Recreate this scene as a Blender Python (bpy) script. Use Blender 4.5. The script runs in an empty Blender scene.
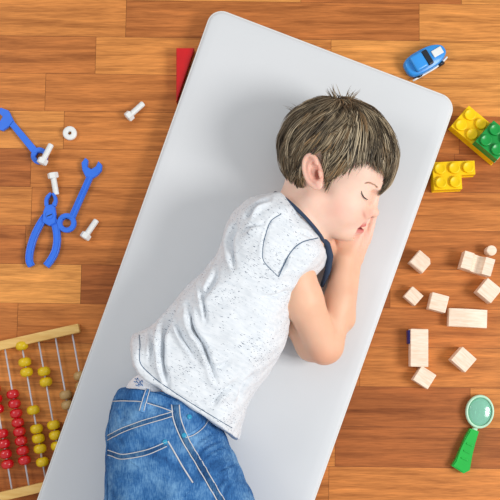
import bpy, bmesh, math, random
import numpy as np
from mathutils import Vector, Matrix
from mathutils.bvhtree import BVHTree

random.seed(7); RNG = np.random.default_rng(7)
C = bpy.context.scene.collection
MM = 0.0015                       # floor metres for one photo pixel
D, TILT = 1.6, math.radians(6)
FPX = D / MM
CAM = np.array((0.0, -D*math.sin(TILT), D*math.cos(TILT)))
CR = np.array((1.0, 0, 0)); CU = np.array((0, math.cos(TILT), math.sin(TILT))); CF = np.array((0, math.sin(TILT), -math.cos(TILT)))
MAT_TOP = 0.030

def ray(px, py):
    return CF + CR*(px-250)/FPX - CU*(py-250)/FPX
def at(px, py, z=0.0):
    d = ray(px, py); t = (z-CAM[2])/d[2]
    return CAM + d*t
def to_px(P):
    v = P - CAM
    w = v @ CF
    return 250 + FPX*(v @ CR)/w, 250 - FPX*(v @ CU)/w

# ------------------------------------------------------------ materials
def new_mat(name):
    m = bpy.data.materials.new(name); m.use_nodes = True
    nt = m.node_tree
    return m, nt, nt.nodes['Principled BSDF']
def N(nt, t, **kw):
    n = nt.nodes.new(t)
    for k, v in kw.items():
        if k.startswith('i_'):
            n.inputs[k[2:].replace('_', ' ')].default_value = v
        else: setattr(n, k, v)
    return n
def L(nt, a, ao, b, bi): nt.links.new(a.outputs[ao], b.inputs[bi])
def ramp(nt, stops, interp='LINEAR'):
    r = N(nt, 'ShaderNodeValToRGB'); cr = r.color_ramp; cr.interpolation = interp
    while len(cr.elements) < len(stops): cr.elements.new(0.5)
    for e, (p, c) in zip(cr.elements, stops): e.position = p; e.color = (*c, 1)
    return r
def srgb(r, g, b):
    f = lambda c: (c/255/12.92) if c/255 <= 0.04045 else ((c/255+0.055)/1.055)**2.4
    return (f(r), f(g), f(b))
def plain(name, col, rough=0.4, bump=0.0, bscale=200, spec=0.5, sss=0.0, vary=0.06, trans=0, coat=0):
    m, nt, b = new_mat(name)
    tc = N(nt, 'ShaderNodeTexCoord'); no = N(nt, 'ShaderNodeTexNoise', i_Scale=60.0, i_Detail=4.0)
    L(nt, tc, 'Object', no, 'Vector')
    r = ramp(nt, [(0.3, tuple(c*(1-vary) for c in col)), (0.7, tuple(min(1, c*(1+vary)) for c in col))])
    L(nt, no, 'Fac', r, 'Fac'); L(nt, r, 'Color', b, 'Base Color')
    b.inputs['Roughness'].default_value = rough
    b.inputs['Specular IOR Level'].default_value = spec
    b.inputs['Transmission Weight'].default_value = trans
    b.inputs['Coat Weight'].default_value = coat
    if sss:
        b.inputs['Subsurface Weight'].default_value = sss; b.inputs['Subsurface Radius'].default_value = (1, .4, .2); b.inputs['Subsurface Scale'].default_value = 0.004
    if bump:
        n2 = N(nt, 'ShaderNodeTexNoise', i_Scale=float(bscale), i_Detail=3.0); L(nt, tc, 'Object', n2, 'Vector')
        bp = N(nt, 'ShaderNodeBump', i_Strength=bump, i_Distance=0.001); L(nt, n2, 'Fac', bp, 'Height'); L(nt, bp, 'Normal', b, 'Normal')
    return m

def mat_floor():
    m, nt, b = new_mat('parquet')
    tc = N(nt, 'ShaderNodeTexCoord')
    at_ = N(nt, 'ShaderNodeAttribute', attribute_name='plank')     # r: tone, g: random shift
    sep = N(nt, 'ShaderNodeSeparateColor'); L(nt, at_, 'Color', sep, 'Color')
    base = ramp(nt, [(0.0, srgb(148, 82, 42)), (0.35, srgb(176, 104, 54)), (0.65, srgb(203, 128, 66)), (1.0, srgb(226, 156, 82))])
    L(nt, sep, 'Red', base, 'Fac')
    # grain: noise stretched along the plank and shifted from plank to plank
    cmb = N(nt, 'ShaderNodeCombineXYZ')
    mul = N(nt, 'ShaderNodeMath', operation='MULTIPLY'); mul.inputs[1].default_value = 40; L(nt, sep, 'Green', mul, 0); L(nt, mul, 'Value', cmb, 'Z')
    add = N(nt, 'ShaderNodeVectorMath', operation='ADD'); L(nt, tc, 'Object', add, 0); L(nt, cmb, 'Vector', add, 1)
    mp = N(nt, 'ShaderNodeMapping'); mp.inputs['Scale'].default_value = (7, 110, 7); L(nt, add, 'Vector', mp, 'Vector')
    g1 = N(nt, 'ShaderNodeTexNoise', i_Scale=1.0, i_Detail=6.0, i_Roughness=0.62, i_Distortion=0.6); L(nt, mp, 'Vector', g1, 'Vector')
    mp2 = N(nt, 'ShaderNodeMapping'); mp2.inputs['Scale'].default_value = (45, 700, 45); L(nt, add, 'Vector', mp2, 'Vector')
    g2 = N(nt, 'ShaderNodeTexNoise', i_Scale=1.0, i_Detail=3.0); L(nt, mp2, 'Vector', g2, 'Vector')
    r1 = ramp(nt, [(0.25, (0.42, 0.33, 0.26)), (0.5, (0.95, 0.93, 0.90)), (0.75, (1.45, 1.42, 1.36))]); L(nt, g1, 'Fac', r1, 'Fac')
    r2 = ramp(nt, [(0.3, (0.78, 0.75, 0.72)), (0.6, (1.08, 1.08, 1.08))]); L(nt, g2, 'Fac', r2, 'Fac')
    m1 = N(nt, 'ShaderNodeMix', data_type='RGBA', blend_type='MULTIPLY'); m1.inputs['Factor'].default_value = 0.85
    L(nt, base, 'Color', m1, 6); L(nt, r1, 'Color', m1, 7)
    m2 = N(nt, 'ShaderNodeMix', data_type='RGBA', blend_type='MULTIPLY'); m2.inputs['Factor'].default_value = 0.8
    L(nt, m1, 2, m2, 6); L(nt, r2, 'Color', m2, 7)
    L(nt, m2, 2, b, 'Base Color')
    rr = N(nt, 'ShaderNodeMapRange'); rr.inputs['To Min'].default_value = 0.38; rr.inputs['To Max'].default_value = 0.6; L(nt, g1, 'Fac', rr, 'Value'); L(nt, rr, 'Result', b, 'Roughness')
    bp = N(nt, 'ShaderNodeBump', i_Strength=0.25, i_Distance=0.0006); L(nt, g2, 'Fac', bp, 'Height'); L(nt, bp, 'Normal', b, 'Normal')
    b.inputs['Specular IOR Level'].default_value = 0.2
    return m

def mat_pad():
    m, nt, b = new_mat('grey_vinyl_fabric')
    tc = N(nt, 'ShaderNodeTexCoord')
    n = N(nt, 'ShaderNodeTexNoise', i_Scale=6.0, i_Detail=3.0); L(nt, tc, 'Object', n, 'Vector')
    r = ramp(nt, [(0.3, srgb(214, 217, 220)), (0.7, srgb(219, 221, 224))]); L(nt, n, 'Fac', r, 'Fac'); L(nt, r, 'Color', b, 'Base Color')
    b.inputs['Roughness'].default_value = 0.62; b.inputs['Specular IOR Level'].default_value = 0.3
    n2 = N(nt, 'ShaderNodeTexNoise', i_Scale=9.0, i_Detail=2.0); L(nt, tc, 'Object', n2, 'Vector')
    bp = N(nt, 'ShaderNodeBump', i_Strength=0.15, i_Distance=0.004); L(nt, n2, 'Fac', bp, 'Height'); L(nt, bp, 'Normal', b, 'Normal')
    return m

def mat_skin():
    m, nt, b = new_mat('skin')
    a = N(nt, 'ShaderNodeAttribute', attribute_name='tint')
    tc = N(nt, 'ShaderNodeTexCoord')
    n = N(nt, 'ShaderNodeTexNoise', i_Scale=45.0, i_Detail=3.0); L(nt, tc, 'Object', n, 'Vector')
    r = ramp(nt, [(0.3, (0.95, 0.93, 0.92)), (0.7, (1.0, 1.0, 1.0))]); L(nt, n, 'Fac', r, 'Fac')
    mx = N(nt, 'ShaderNodeMix', data_type='RGBA', blend_type='MULTIPLY'); mx.inputs['Factor'].default_value = 1
    L(nt, a, 'Color', mx, 6); L(nt, r, 'Color', mx, 7); L(nt, mx, 2, b, 'Base Color')
    b.inputs['Roughness'].default_value = 0.5; b.inputs['Specular IOR Level'].default_value = 0.35
    b.inputs['Subsurface Weight'].default_value = 0.25; b.inputs['Subsurface Radius'].default_value = (1, .35, .2); b.inputs['Subsurface Scale'].default_value = 0.003
    return m

def mat_shirt():
    m, nt, b = new_mat('heather_jersey')
    tc = N(nt, 'ShaderNodeTexCoord')
    mp = N(nt, 'ShaderNodeMapping'); mp.inputs['Rotation'].default_value = (0, 0, math.radians(28)); L(nt, tc, 'Object', mp, 'Vector')
    mp2 = N(nt, 'ShaderNodeMapping'); mp2.inputs['Scale'].default_value = (230, 720, 500); L(nt, mp, 'Vector', mp2, 'Vector')
    n = N(nt, 'ShaderNodeTexNoise', i_Scale=1.0, i_Detail=2.0); L(nt, mp2, 'Vector', n, 'Vector')
    big = N(nt, 'ShaderNodeTexNoise', i_Scale=22.0, i_Detail=2.0); L(nt, mp, 'Vector', big, 'Vector')
    ad = N(nt, 'ShaderNodeMath', operation='MULTIPLY_ADD'); ad.inputs[1].default_value = 0.22; L(nt, big, 'Fac', ad, 0); L(nt, n, 'Fac', ad, 2)
    fleck = ramp(nt, [(0.0, srgb(233, 237, 242)), (0.76, srgb(228, 233, 238)), (0.81, srgb(112, 122, 138))]); L(nt, ad, 'Value', fleck, 'Fac')
    mp3 = N(nt, 'ShaderNodeMapping'); mp3.inputs['Scale'].default_value = (60, 260, 200); L(nt, mp, 'Vector', mp3, 'Vector')
    h = N(nt, 'ShaderNodeTexNoise', i_Scale=1.0, i_Detail=5.0); L(nt, mp3, 'Vector', h, 'Vector')
    hr = ramp(nt, [(0.35, (0.86, 0.88, 0.90)), (0.6, (1, 1, 1))]); L(nt, h, 'Fac', hr, 'Fac')
    mx = N(nt, 'ShaderNodeMix', data_type='RGBA', blend_type='MULTIPLY'); mx.inputs['Factor'].default_value = 0.8
    L(nt, fleck, 'Color', mx, 6); L(nt, hr, 'Color', mx, 7); L(nt, mx, 2, b, 'Base Color')
    b.inputs['Roughness'].default_value = 0.85; b.inputs['Specular IOR Level'].default_value = 0.2
    b.inputs['Sheen Weight'].default_value = 0.15
    bp = N(nt, 'ShaderNodeBump', i_Strength=0.25, i_Distance=0.001); L(nt, h, 'Fac', bp, 'Height')
    w = N(nt, 'ShaderNodeTexNoise', i_Scale=28.0, i_Detail=2.0, i_Distortion=0.6); L(nt, mp, 'Vector', w, 'Vector')
    bp2 = N(nt, 'ShaderNodeBump', i_Strength=0.55, i_Distance=0.008); L(nt, w, 'Fac', bp2, 'Height'); L(nt, bp, 'Normal', bp2, 'Normal'); L(nt, bp2, 'Normal', b, 'Normal')
    return m

def mat_denim(name='denim', dark=1.0):
    m, nt, b = new_mat(name)
    tc = N(nt, 'ShaderNodeTexCoord')
    n = N(nt, 'ShaderNodeTexNoise', i_Scale=24.0, i_Detail=6.0, i_Roughness=0.7, i_Distortion=0.3); L(nt, tc, 'Object', n, 'Vector')
    mp = N(nt, 'ShaderNodeMapping'); mp.inputs['Rotation'].default_value = (0, 0, math.radians(-20)); mp.inputs['Scale'].default_value = (1100, 130, 300); L(nt, tc, 'Object', mp, 'Vector')
    w = N(nt, 'ShaderNodeTexNoise', i_Scale=1.0, i_Detail=2.0); L(nt, mp, 'Vector', w, 'Vector')
    ad = N(nt, 'ShaderNodeMath', operation='MULTIPLY_ADD'); ad.inputs[1].default_value = 0.45; L(nt, w, 'Fac', ad, 0); L(nt, n, 'Fac', ad, 2)
    k = lambda c: tuple(x*dark for x in c)
    r = ramp(nt, [(0.48, k(srgb(26, 64, 116))), (0.70, k(srgb(52, 106, 164))), (0.95, k(srgb(120, 168, 210)))]); L(nt, ad, 'Value', r, 'Fac'); L(nt, r, 'Color', b, 'Base Color')
    b.inputs['Roughness'].default_value = 0.85; b.inputs['Specular IOR Level'].default_value = 0.2
    mpb = N(nt, 'ShaderNodeMapping'); mpb.inputs['Rotation'].default_value = (0, 0, math.radians(25)); mpb.inputs['Scale'].default_value = (12, 55, 30); L(nt, tc, 'Object', mpb, 'Vector')
    wr = N(nt, 'ShaderNodeTexNoise', i_Scale=1.0, i_Detail=3.0, i_Distortion=0.8); L(nt, mpb, 'Vector', wr, 'Vector')
    bp = N(nt, 'ShaderNodeBump', i_Strength=0.6, i_Distance=0.006); L(nt, wr, 'Fac', bp, 'Height')
    bp2 = N(nt, 'ShaderNodeBump', i_Strength=0.4, i_Distance=0.0006); L(nt, w, 'Fac', bp2, 'Height'); L(nt, bp, 'Normal', bp2, 'Normal'); L(nt, bp2, 'Normal', b, 'Normal')
    return m

def mat_wood(name, c1, c2, sc=(20, 160, 160), rough=0.55):
    m, nt, b = new_mat(name)
    tc = N(nt, 'ShaderNodeTexCoord'); mp = N(nt, 'ShaderNodeMapping'); mp.inputs['Scale'].default_value = sc; L(nt, tc, 'Object', mp, 'Vector')
    oi = N(nt, 'ShaderNodeObjectInfo'); ml = N(nt, 'ShaderNodeMath', operation='MULTIPLY'); ml.inputs[1].default_value = 7.0; L(nt, oi, 'Random', ml, 0)
    n = N(nt, 'ShaderNodeTexNoise', noise_dimensions='4D', i_Scale=1.0, i_Detail=5.0, i_Distortion=0.5); L(nt, mp, 'Vector', n, 'Vector'); L(nt, ml, 'Value', n, 'W')
    r = ramp(nt, [(0.3, c1), (0.65, c2)]); L(nt, n, 'Fac', r, 'Fac'); L(nt, r, 'Color', b, 'Base Color')
    b.inputs['Roughness'].default_value = rough
    bp = N(nt, 'ShaderNodeBump', i_Strength=0.2, i_Distance=0.0006); L(nt, n, 'Fac', bp, 'Height'); L(nt, bp, 'Normal', b, 'Normal')
    return m

def mat_hair():
    m, nt, b = new_mat('hair_strands')
    a = N(nt, 'ShaderNodeAttribute', attribute_name='tint')
    L(nt, a, 'Color', b, 'Base Color')
    b.inputs['Roughness'].default_value = 0.42; b.inputs['Specular IOR Level'].default_value = 0.45
    return m

M = dict(
    floor=mat_floor(), pad=mat_pad(), skin=mat_skin(), shirt=mat_shirt(), denim=mat_denim(), hair=mat_hair(),
    pad_edge=plain('pale_mat_piping', srgb(226, 226, 224), 0.6, vary=0.02),
    seam=mat_denim('denim_seam', 1.15), seamdark=mat_denim('denim_seam_dark', .62), stitch=plain('pale_stitch', srgb(206, 206, 208), 0.8),
    navy=plain('navy_rib', srgb(44, 62, 88), 0.85, 0.4, 900), blueseam=plain('slate_blue_seam', srgb(66, 94, 122), 0.85),
    brief=plain('white_cotton', srgb(236, 240, 246), 0.85), print=plain('blue_print', srgb(60, 130, 200), 0.8),
    teal=plain('teal_enamel', srgb(40, 150, 190), 0.3), lash=plain('dark_lash', srgb(48, 34, 28), 0.6), brow=plain('soft_brow', srgb(196, 150, 124), 0.7),
    blue=plain('blue_plastic', srgb(44, 112, 226), 0.35, sss=0.0), bluelow=plain('light_blue_plastic', srgb(50, 150, 232), 0.3),
    black=plain('dark_plastic', srgb(28, 34, 44), 0.35), white=plain('white_plastic', srgb(232, 234, 232), 0.4),
    yellow=plain('yellow_plastic', srgb(254, 208, 2), 0.38, spec=0.3), green=plain('green_plastic', srgb(10, 150, 62), 0.28),
    red=plain('red_paint', srgb(200, 12, 20), 0.35), bead_y=plain('yellow_lacquer', srgb(226, 190, 14), 0.35), bead_r=plain('red_lacquer', srgb(206, 12, 24), 0.22, coat=0.5),
    bead_t=plain('natural_bead', srgb(186, 150, 96), 0.4), steel=plain('pale_rod', srgb(206, 204, 212), 0.3),
    pine=mat_wood('pine_bar', srgb(214, 164, 84), srgb(236, 196, 120)),
    beech=mat_wood('pale_beech', srgb(228, 200, 172), srgb(245, 226, 206), (60, 500, 60)), navyblue=plain('dark_blue_paint', srgb(20, 24, 120), 0.4),
    mint=plain('mint_lens', srgb(150, 218, 190), 0.12, trans=0.35), mintrim=plain('mint_rim', srgb(186, 226, 196), 0.3), greenh=plain('green_handle', srgb(18, 176, 62), 0.3),
)

# ------------------------------------------------------------ object helpers
def link(name, me, mat, parent=None, smooth=True):
    o = bpy.data.objects.new(name, me); C.objects.link(o)
    if mat: me.materials.append(mat)
    if smooth and len(me.polygons): me.polygons.foreach_set('use_smooth', [True]*len(me.polygons))
    if parent is not None: o.parent = parent
    return o
def obj(name, bm, mat, parent=None, smooth=True, loc=None):
    me = bpy.data.meshes.new(name); bmesh.ops.recalc_face_normals(bm, faces=bm.faces); bm.to_mesh(me); bm.free()
    o = link(name, me, mat, parent, smooth)
    if loc is not None: o.location = loc
    return o
def tag(o, label, cat=None, group=None, kind=None):
    if label: o['label'] = label
    if cat: o['category'] = cat
    if group: o['group'] = group
    if kind: o['kind'] = kind
    return o
def thing(name, loc, label, cat, group=None, rz=0):
    o = bpy.data.objects.new(name, None); C.objects.link(o); o.empty_display_size = 0.01
    o.location = Vector(loc); o.rotation_euler = (0, 0, rz)
    return tag(o, label, cat, group)
def mesh_np(name, V, F, mat, parent=None, smooth=True, F3=None):
    me = bpy.data.meshes.new(name)
    me.vertices.add(len(V)); me.vertices.foreach_set('co', np.asarray(V, np.float32).ravel())
    F = np.asarray(F, np.int32); k = F.shape[1]
    me.loops.add(F.size); me.loops.foreach_set('vertex_index', F.ravel())
    me.polygons.add(len(F)); me.polygons.foreach_set('loop_start', np.arange(0, F.size, k, dtype=np.int32))
    me.update(calc_edges=True); me.validate()
    return link(name, me, mat, parent, smooth)
def vcol(o, col, name='tint'):
    ca = o.data.color_attributes.new(name, 'FLOAT_COLOR', 'POINT')
    buf = np.ones((len(o.data.vertices), 4), np.float32); buf[:, :3] = col
    ca.data.foreach_set('color', buf.ravel())

def bm_box(bm, sx, sy, sz, c=(0, 0, 0), bevel=0.0, seg=2, rot=None):
    r = bmesh.ops.create_cube(bm, size=1.0); vs = r['verts']
    for v in vs: v.co = Vector((v.co.x*sx, v.co.y*sy, v.co.z*sz))
    if bevel:
        es = list({e for v in vs for e in v.link_edges})
        rr = bmesh.ops.bevel(bm, geom=es, offset=bevel, segments=seg, affect='EDGES', profile=0.6)
        vs = list({v for f in rr['faces'] for v in f.verts} | {v for v in vs if v.is_valid})
    for v in vs:
        if rot is not None: v.co = rot @ v.co
        v.co += Vector(c)
    return vs
def bm_cyl(bm, r1, r2, h, c=(0, 0, 0), seg=24, rot=None, bevel=0.0):
    """axis z, base at c"""
    r = bmesh.ops.create_cone(bm, cap_ends=True, segments=seg, radius1=r1, radius2=r2, depth=h); vs = r['verts']
    if bevel:
        es = [e for e in {e for v in vs for e in v.link_edges} if abs(e.verts[0].co.z-e.verts[1].co.z) < 1e-7]
        rr = bmesh.ops.bevel(bm, geom=es, offset=bevel, segments=2, affect='EDGES')
        vs = list({v for f in rr['faces'] for v in f.verts} | {v for v in vs if v.is_valid})
    for v in vs:
        v.co.z += h/2
        if rot is not None: v.co = rot @ v.co
        v.co += Vector(c)
    return vs
def lathe(bm, prof, seg=24, M4=None):
    rings = []
    for (r, z) in prof:
        if r < 1e-6: rings.append([bm.verts.new((0, 0, z))]); continue
        rings.append([bm.verts.new((r*math.cos(2*math.pi*i/seg), r*math.sin(2*math.pi*i/seg), z)) for i in range(seg)])
    for a, b in zip(rings, rings[1:]):
        for i in range(seg):
            j = (i+1) % seg
            if len(a) == 1 and len(b) == 1: continue
            if len(a) == 1: bm.faces.new((a[0], b[i], b[j]))
            elif len(b) == 1: bm.faces.new((a[i], a[j], b[0]))
            else: bm.faces.new((a[i], a[j], b[j], b[i]))
    vs = [v for r in rings for v in r]
    if M4 is not None:
        for v in vs: v.co = M4 @ v.co
    return vs
def tube(bm, pts, r, seg=8, flat=1.0, up=Vector((0, 0, 1)), cap=True):
    """sweep; r scalar or list; flat scales the thickness along up"""
    pts = [Vector(p) for p in pts]; n = len(pts); rings = []
    for i, p in enumerate(pts):
        t = (pts[min(i+1, n-1)] - pts[max(i-1, 0)]).normalized()
        u = up[i] if isinstance(up, list) else up
        s = t.cross(u)
        if s.length < 1e-4: s = t.cross(Vector((1, 0, 0)))
        s.normalize(); w = s.cross(t).normalized()
        rr = r[i] if isinstance(r, (list, tuple)) else r
        rings.append([bm.verts.new(p + s*math.cos(2*math.pi*k/seg)*rr + w*math.sin(2*math.pi*k/seg)*rr*flat) for k in range(seg)])
    for a, b in zip(rings, rings[1:]):
        for k in range(seg): bm.faces.new((a[k], a[(k+1) % seg], b[(k+1) % seg], b[k]))
    if cap: bm.faces.new(rings[0][::-1]); bm.faces.new(rings[-1])
def prism(bm, outline, z0, z1, bevel=0.0, holes=()):
    """extrude a polygon (list of xy), with holes, between z0 and z1"""
    from mathutils.geometry import tessellate_polygon
    loops = [list(outline)] + [list(h) for h in holes]
    flat = [Vector((x, y, 0)) for lp in loops for x, y in lp]
    tris = tessellate_polygon([[Vector((x, y, 0)) for x, y in lp] for lp in loops])
    lo = [bm.verts.new((v.x, v.y, z0)) for v in flat]; hi = [bm.verts.new((v.x, v.y, z1)) for v in flat]
    for t in tris:
        try: bm.faces.new([hi[i] for i in t]); bm.faces.new([lo[i] for i in reversed(t)])
        except ValueError: pass
    k = 0; rim = []
    for lp in loops:
        n = len(lp)
        for i in range(n):
            a, b = k+i, k+(i+1) % n
            f = bm.faces.new((lo[a], lo[b], hi[b], hi[a]))
            rim += [e for e in f.edges if e.verts[0] in (hi[a], hi[b]) and e.verts[1] in (hi[a], hi[b])]
        k += n
    if bevel: bmesh.ops.bevel(bm, geom=list(set(rim)), offset=bevel, segments=2, affect='EDGES')
def smooth_line(pts, n=40, closed=False):
    """Catmull-Rom through 2D/3D points"""
    P = [np.array(p, float) for p in pts]; m = len(P); out = []
    segs = m if closed else m-1
    for i in range(segs):
        p0 = P[(i-1) % m] if closed or i > 0 else 2*P[0]-P[1]
        p1 = P[i]; p2 = P[(i+1) % m]
        p3 = P[(i+2) % m] if closed or i+2 < m else 2*P[-1]-P[-2]
        k = max(1, n//segs)
        for j in range(k):
            t = j/k
            out.append(0.5*((2*p1)+(-p0+p2)*t+(2*p0-5*p1+4*p2-p3)*t*t+(-p0+3*p1-3*p2+p3)*t**3))
    if not closed: out.append(P[-1])
    return out

# ------------------------------------------------------------ implicit modelling
class Field:
    def __init__(s, xs, ys, zs):
        s.ax = [np.asarray(a, np.float32) for a in (xs, ys, zs)]
        s.F = np.full([len(a) for a in s.ax], 0.08, np.float32)
    def sl(s, lo, hi):
        out = []
        for a, l, h in zip(s.ax, lo, hi):
            i = np.searchsorted(a, l); j = np.searchsorted(a, h, side='right')
            out.append(slice(max(0, i-1), min(len(a), j+1)))
        return tuple(out)
    def grid(s, S):
        return np.meshgrid(*[a[k] for a, k in zip(s.ax, S)], indexing='ij', sparse=True)
    def apply(s, fn, lo, hi, k=0.0, op='u'):
        S = s.sl(lo, hi)
        if any(q.stop-q.start < 2 for q in S): return
        g = fn(*s.grid(S)).astype(np.float32); a = s.F[S]
        if op == 'u': s.F[S] = smin(a, g, k)
        elif op == 'sub': s.F[S] = -smin(-a, g, k)
        elif op == 'int': s.F[S] = -smin(-a, -g, k)
def smin(a, b, k):
    if k <= 0: return np.minimum(a, b)
    h = np.clip(k-np.abs(a-b), 0, None)/k
    return np.minimum(a, b)-h*h*k*0.25
def cone_fn(p0, p1, r0, r1):
    p0, p1 = np.asarray(p0, float), np.asarray(p1, float); d = p1-p0; L2 = max(d@d, 1e-12)
    def f(X, Y, Z):
        t = np.clip(((X-p0[0])*d[0]+(Y-p0[1])*d[1]+(Z-p0[2])*d[2])/L2, 0, 1)
        return np.sqrt((X-p0[0]-t*d[0])**2+(Y-p0[1]-t*d[1])**2+(Z-p0[2]-t*d[2])**2)-(r0+(r1-r0)*t)
    return f
def add_cone(F, p0, p1, r0, r1, k=0.01, op='u'):
    m = max(r0, r1)+k+0.006
    F.apply(cone_fn(p0, p1, r0, r1), np.minimum(p0, p1)-m, np.maximum(p0, p1)+m, k, op)
def add_chain(F, pts, rs, k=0.004, op='u'):
    for a, b, ra, rb in zip(pts, pts[1:], rs, rs[1:]): add_cone(F, a, b, ra, rb, k, op)
def add_ell(F, c, R, rad, k=0.01, op='u'):
    """R: rows are the local axes"""
    c = np.asarray(c, float); R = np.asarray(R, float); rad = np.asarray(rad, float)
    def f(X, Y, Z):
        q = [((X-c[0])*R[i][0]+(Y-c[1])*R[i][1]+(Z-c[2])*R[i][2]) for i in range(3)]
        k0 = np.sqrt(sum((q[i]/rad[i])**2 for i in range(3))); k1 = np.sqrt(sum((q[i]/rad[i]**2)**2 for i in range(3)))
        return k0*(k0-1)/np.maximum(k1, 1e-6)
    m = max(rad)+k+0.006
    F.apply(f, c-m, c+m, k, op)
def surface_net(F):
    xs, ys, zs = F.ax; V = F.F; ins = V < 0
    cnt = np.zeros([n-1 for n in V.shape], np.uint8)
    for dx in (0, 1):
        for dy in (0, 1):
            for dz in (0, 1):
                cnt += ins[dx:V.shape[0]-1+dx, dy:V.shape[1]-1+dy, dz:V.shape[2]-1+dz]
    act = (cnt > 0) & (cnt < 8)
    idx = -np.ones(act.shape, np.int32); I = np.argwhere(act); idx[act] = np.arange(len(I))
    acc = np.zeros((len(I), 3)); n = np.zeros(len(I))
    i, j, k = I.T
    cor = [(a, b, c) for a in (0, 1) for b in (0, 1) for c in (0, 1)]
    val = {c: V[i+c[0], j+c[1], k+c[2]].astype(np.float64) for c in cor}
    pos = {c: np.stack((xs[i+c[0]], ys[j+c[1]], zs[k+c[2]]), 1).astype(np.float64) for c in cor}
    for a in cor:
        for ax in range(3):
            if a[ax] == 0:
                b = list(a); b[ax] = 1; b = tuple(b)
                cr = (val[a] < 0) != (val[b] < 0)
                t = np.where(cr, val[a]/np.where(cr, val[a]-val[b], 1), 0)[:, None]
                acc += np.where(cr[:, None], pos[a]+(pos[b]-pos[a])*t, 0); n += cr
    P = acc/n[:, None]
    faces = []
    for ax in range(3):
        s0 = [slice(None)]*3; s1 = [slice(None)]*3; s0[ax] = slice(0, -1); s1[ax] = slice(1, None)
        A, B = ins[tuple(s0)], ins[tuple(s1)]
        E = np.argwhere(A != B)
        o1, o2 = [(1, 2), (2, 0), (0, 1)][ax]
        E = E[(E[:, o1] > 0) & (E[:, o2] > 0) & (E[:, o1] < V.shape[o1]-1) & (E[:, o2] < V.shape[o2]-1)]
        fl = A[tuple(E.T)]
        def g(d1, d2):
            q = E.copy(); q[:, o1] -= d1; q[:, o2] -= d2
            return idx[tuple(q.T)]
        q = np.stack((g(1, 1), g(0, 1), g(0, 0), g(1, 0)), 1)
        q[~fl] = q[~fl][:, ::-1]
        faces.append(q)
    return P, np.concatenate(faces)
def axis(segs):
    """segs: [(from, to, step), ...] contiguous"""
    out = []
    for a, b, h in segs: out += list(np.arange(a, b, h))
    return np.array(out, np.float32)
def vnormals(V, F):
    n = np.cross(V[F[:, 2]]-V[F[:, 0]], V[F[:, 3]]-V[F[:, 1]])
    o = np.zeros_like(V)
    for c in range(4): np.add.at(o, F[:, c], n)
    return o/np.maximum(np.linalg.norm(o, axis=1, keepdims=True), 1e-12)
def relax(V, F, it=1, lam=0.5, mask=None):
    E = np.concatenate([F[:, [0, 1]], F[:, [1, 2]], F[:, [2, 3]], F[:, [3, 0]]])
    for _ in range(it):
        s = np.zeros_like(V); c = np.zeros(len(V))
        np.add.at(s, E[:, 0], V[E[:, 1]]); np.add.at(c, E[:, 0], 1)
        np.add.at(s, E[:, 1], V[E[:, 0]]); np.add.at(c, E[:, 1], 1)
        d = (s/c[:, None]-V)*lam
        if mask is not None: d *= mask[:, None]
        V = V+d
    return V
def poly_dist(poly, X, Y):
    """signed distance, positive inside"""
    P = np.asarray(poly, float); d2 = np.full(X.shape, 1e9); inside = np.zeros(X.shape, bool)
    for a, b in zip(P, np.roll(P, -1, 0)):
        e = b-a; t = np.clip(((X-a[0])*e[0]+(Y-a[1])*e[1])/(e@e), 0, 1)
        d2 = np.minimum(d2, (X-a[0]-t*e[0])**2+(Y-a[1]-t*e[1])**2)
        c = (a[1] > Y) != (b[1] > Y)
        inside ^= c & (X < (b[0]-a[0])*(Y-a[1])/(b[1]-a[1]+1e-12)+a[0])
    return np.where(inside, 1, -1)*np.sqrt(d2)
def blur(A, it):
    for _ in range(it):
        for ax in (0, 1):
            A = (np.roll(A, 1, ax)+2*A+np.roll(A, -1, ax))/4
    return A
def add_pillow(F, pxpoly, zc, H, w, k=0.01, blur_it=6, smooth=True, flat=2.0):
    """closed cushion-like volume whose outline, seen from above, is the polygon"""
    pts = smooth_line(pxpoly, len(pxpoly)*6, True) if smooth else pxpoly
    W = np.array([at(p[0], p[1], zc)[:2] for p in pts])
    lo = np.array((*W.min(0)-0.02, zc-H-0.02)); hi = np.array((*W.max(0)+0.02, zc+H+0.02))
    S = F.sl(lo, hi); X, Y, Z = F.grid(S)
    X2, Y2 = np.meshgrid(X.ravel(), Y.ravel(), indexing='ij')
    d = blur(poly_dist(W, X2, Y2), blur_it)
    a = np.clip((w-d)/w, 0, None)[:, :, None]; b = np.abs(Z-zc)/H
    g = ((a**flat+b**flat)**(1/flat)-1)*min(w, H)
    F.F[S] = smin(F.F[S], g.astype(np.float32), k)
def polyline_d(P, pts):
    """distance of 2D points P (n,2) to a polyline, with position 0..1 along it"""
    pts = np.asarray(pts, float); best = np.full(len(P), 1e9); tt = np.zeros(len(P)); side = np.zeros(len(P)); m = len(pts)-1
    for i, (a, b) in enumerate(zip(pts, pts[1:])):
        e = b-a; t = np.clip(((P-a)@e)/(e@e), 0, 1); q = P-a-t[:, None]*e; d = np.sqrt((q**2).sum(1))
        s = np.sign(e[0]*q[:, 1]-e[1]*q[:, 0]); m_ = d < best
        best = np.where(m_, d, best); tt = np.where(m_, (i+t)/m, tt); side = np.where(m_, s, side)
    return best, tt, side
def creases(V, Nn, lines):
    """push cloth in along each photo-traced fold and out beside it"""
    px, py = to_px(V); P = np.stack((px, py), 1); up = np.clip(Nn[:, 2]*1.5, 0, 1)
    D_ = np.zeros(len(V))
    for pts, wid, dep, ridge in lines:
        d, t, s = polyline_d(P, [tuple(p) for p in smooth_line(pts, 16)])
        env = np.sin(np.clip(t, 0.02, 0.98)*math.pi)**0.6
        D_ += env*(-dep*np.exp(-(d/wid)**2)+ridge*np.exp(-((d-1.7*wid)/(wid*1.2))**2)*(0.6+0.4*s))
    return V+Nn*(D_*up)[:, None]
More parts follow.
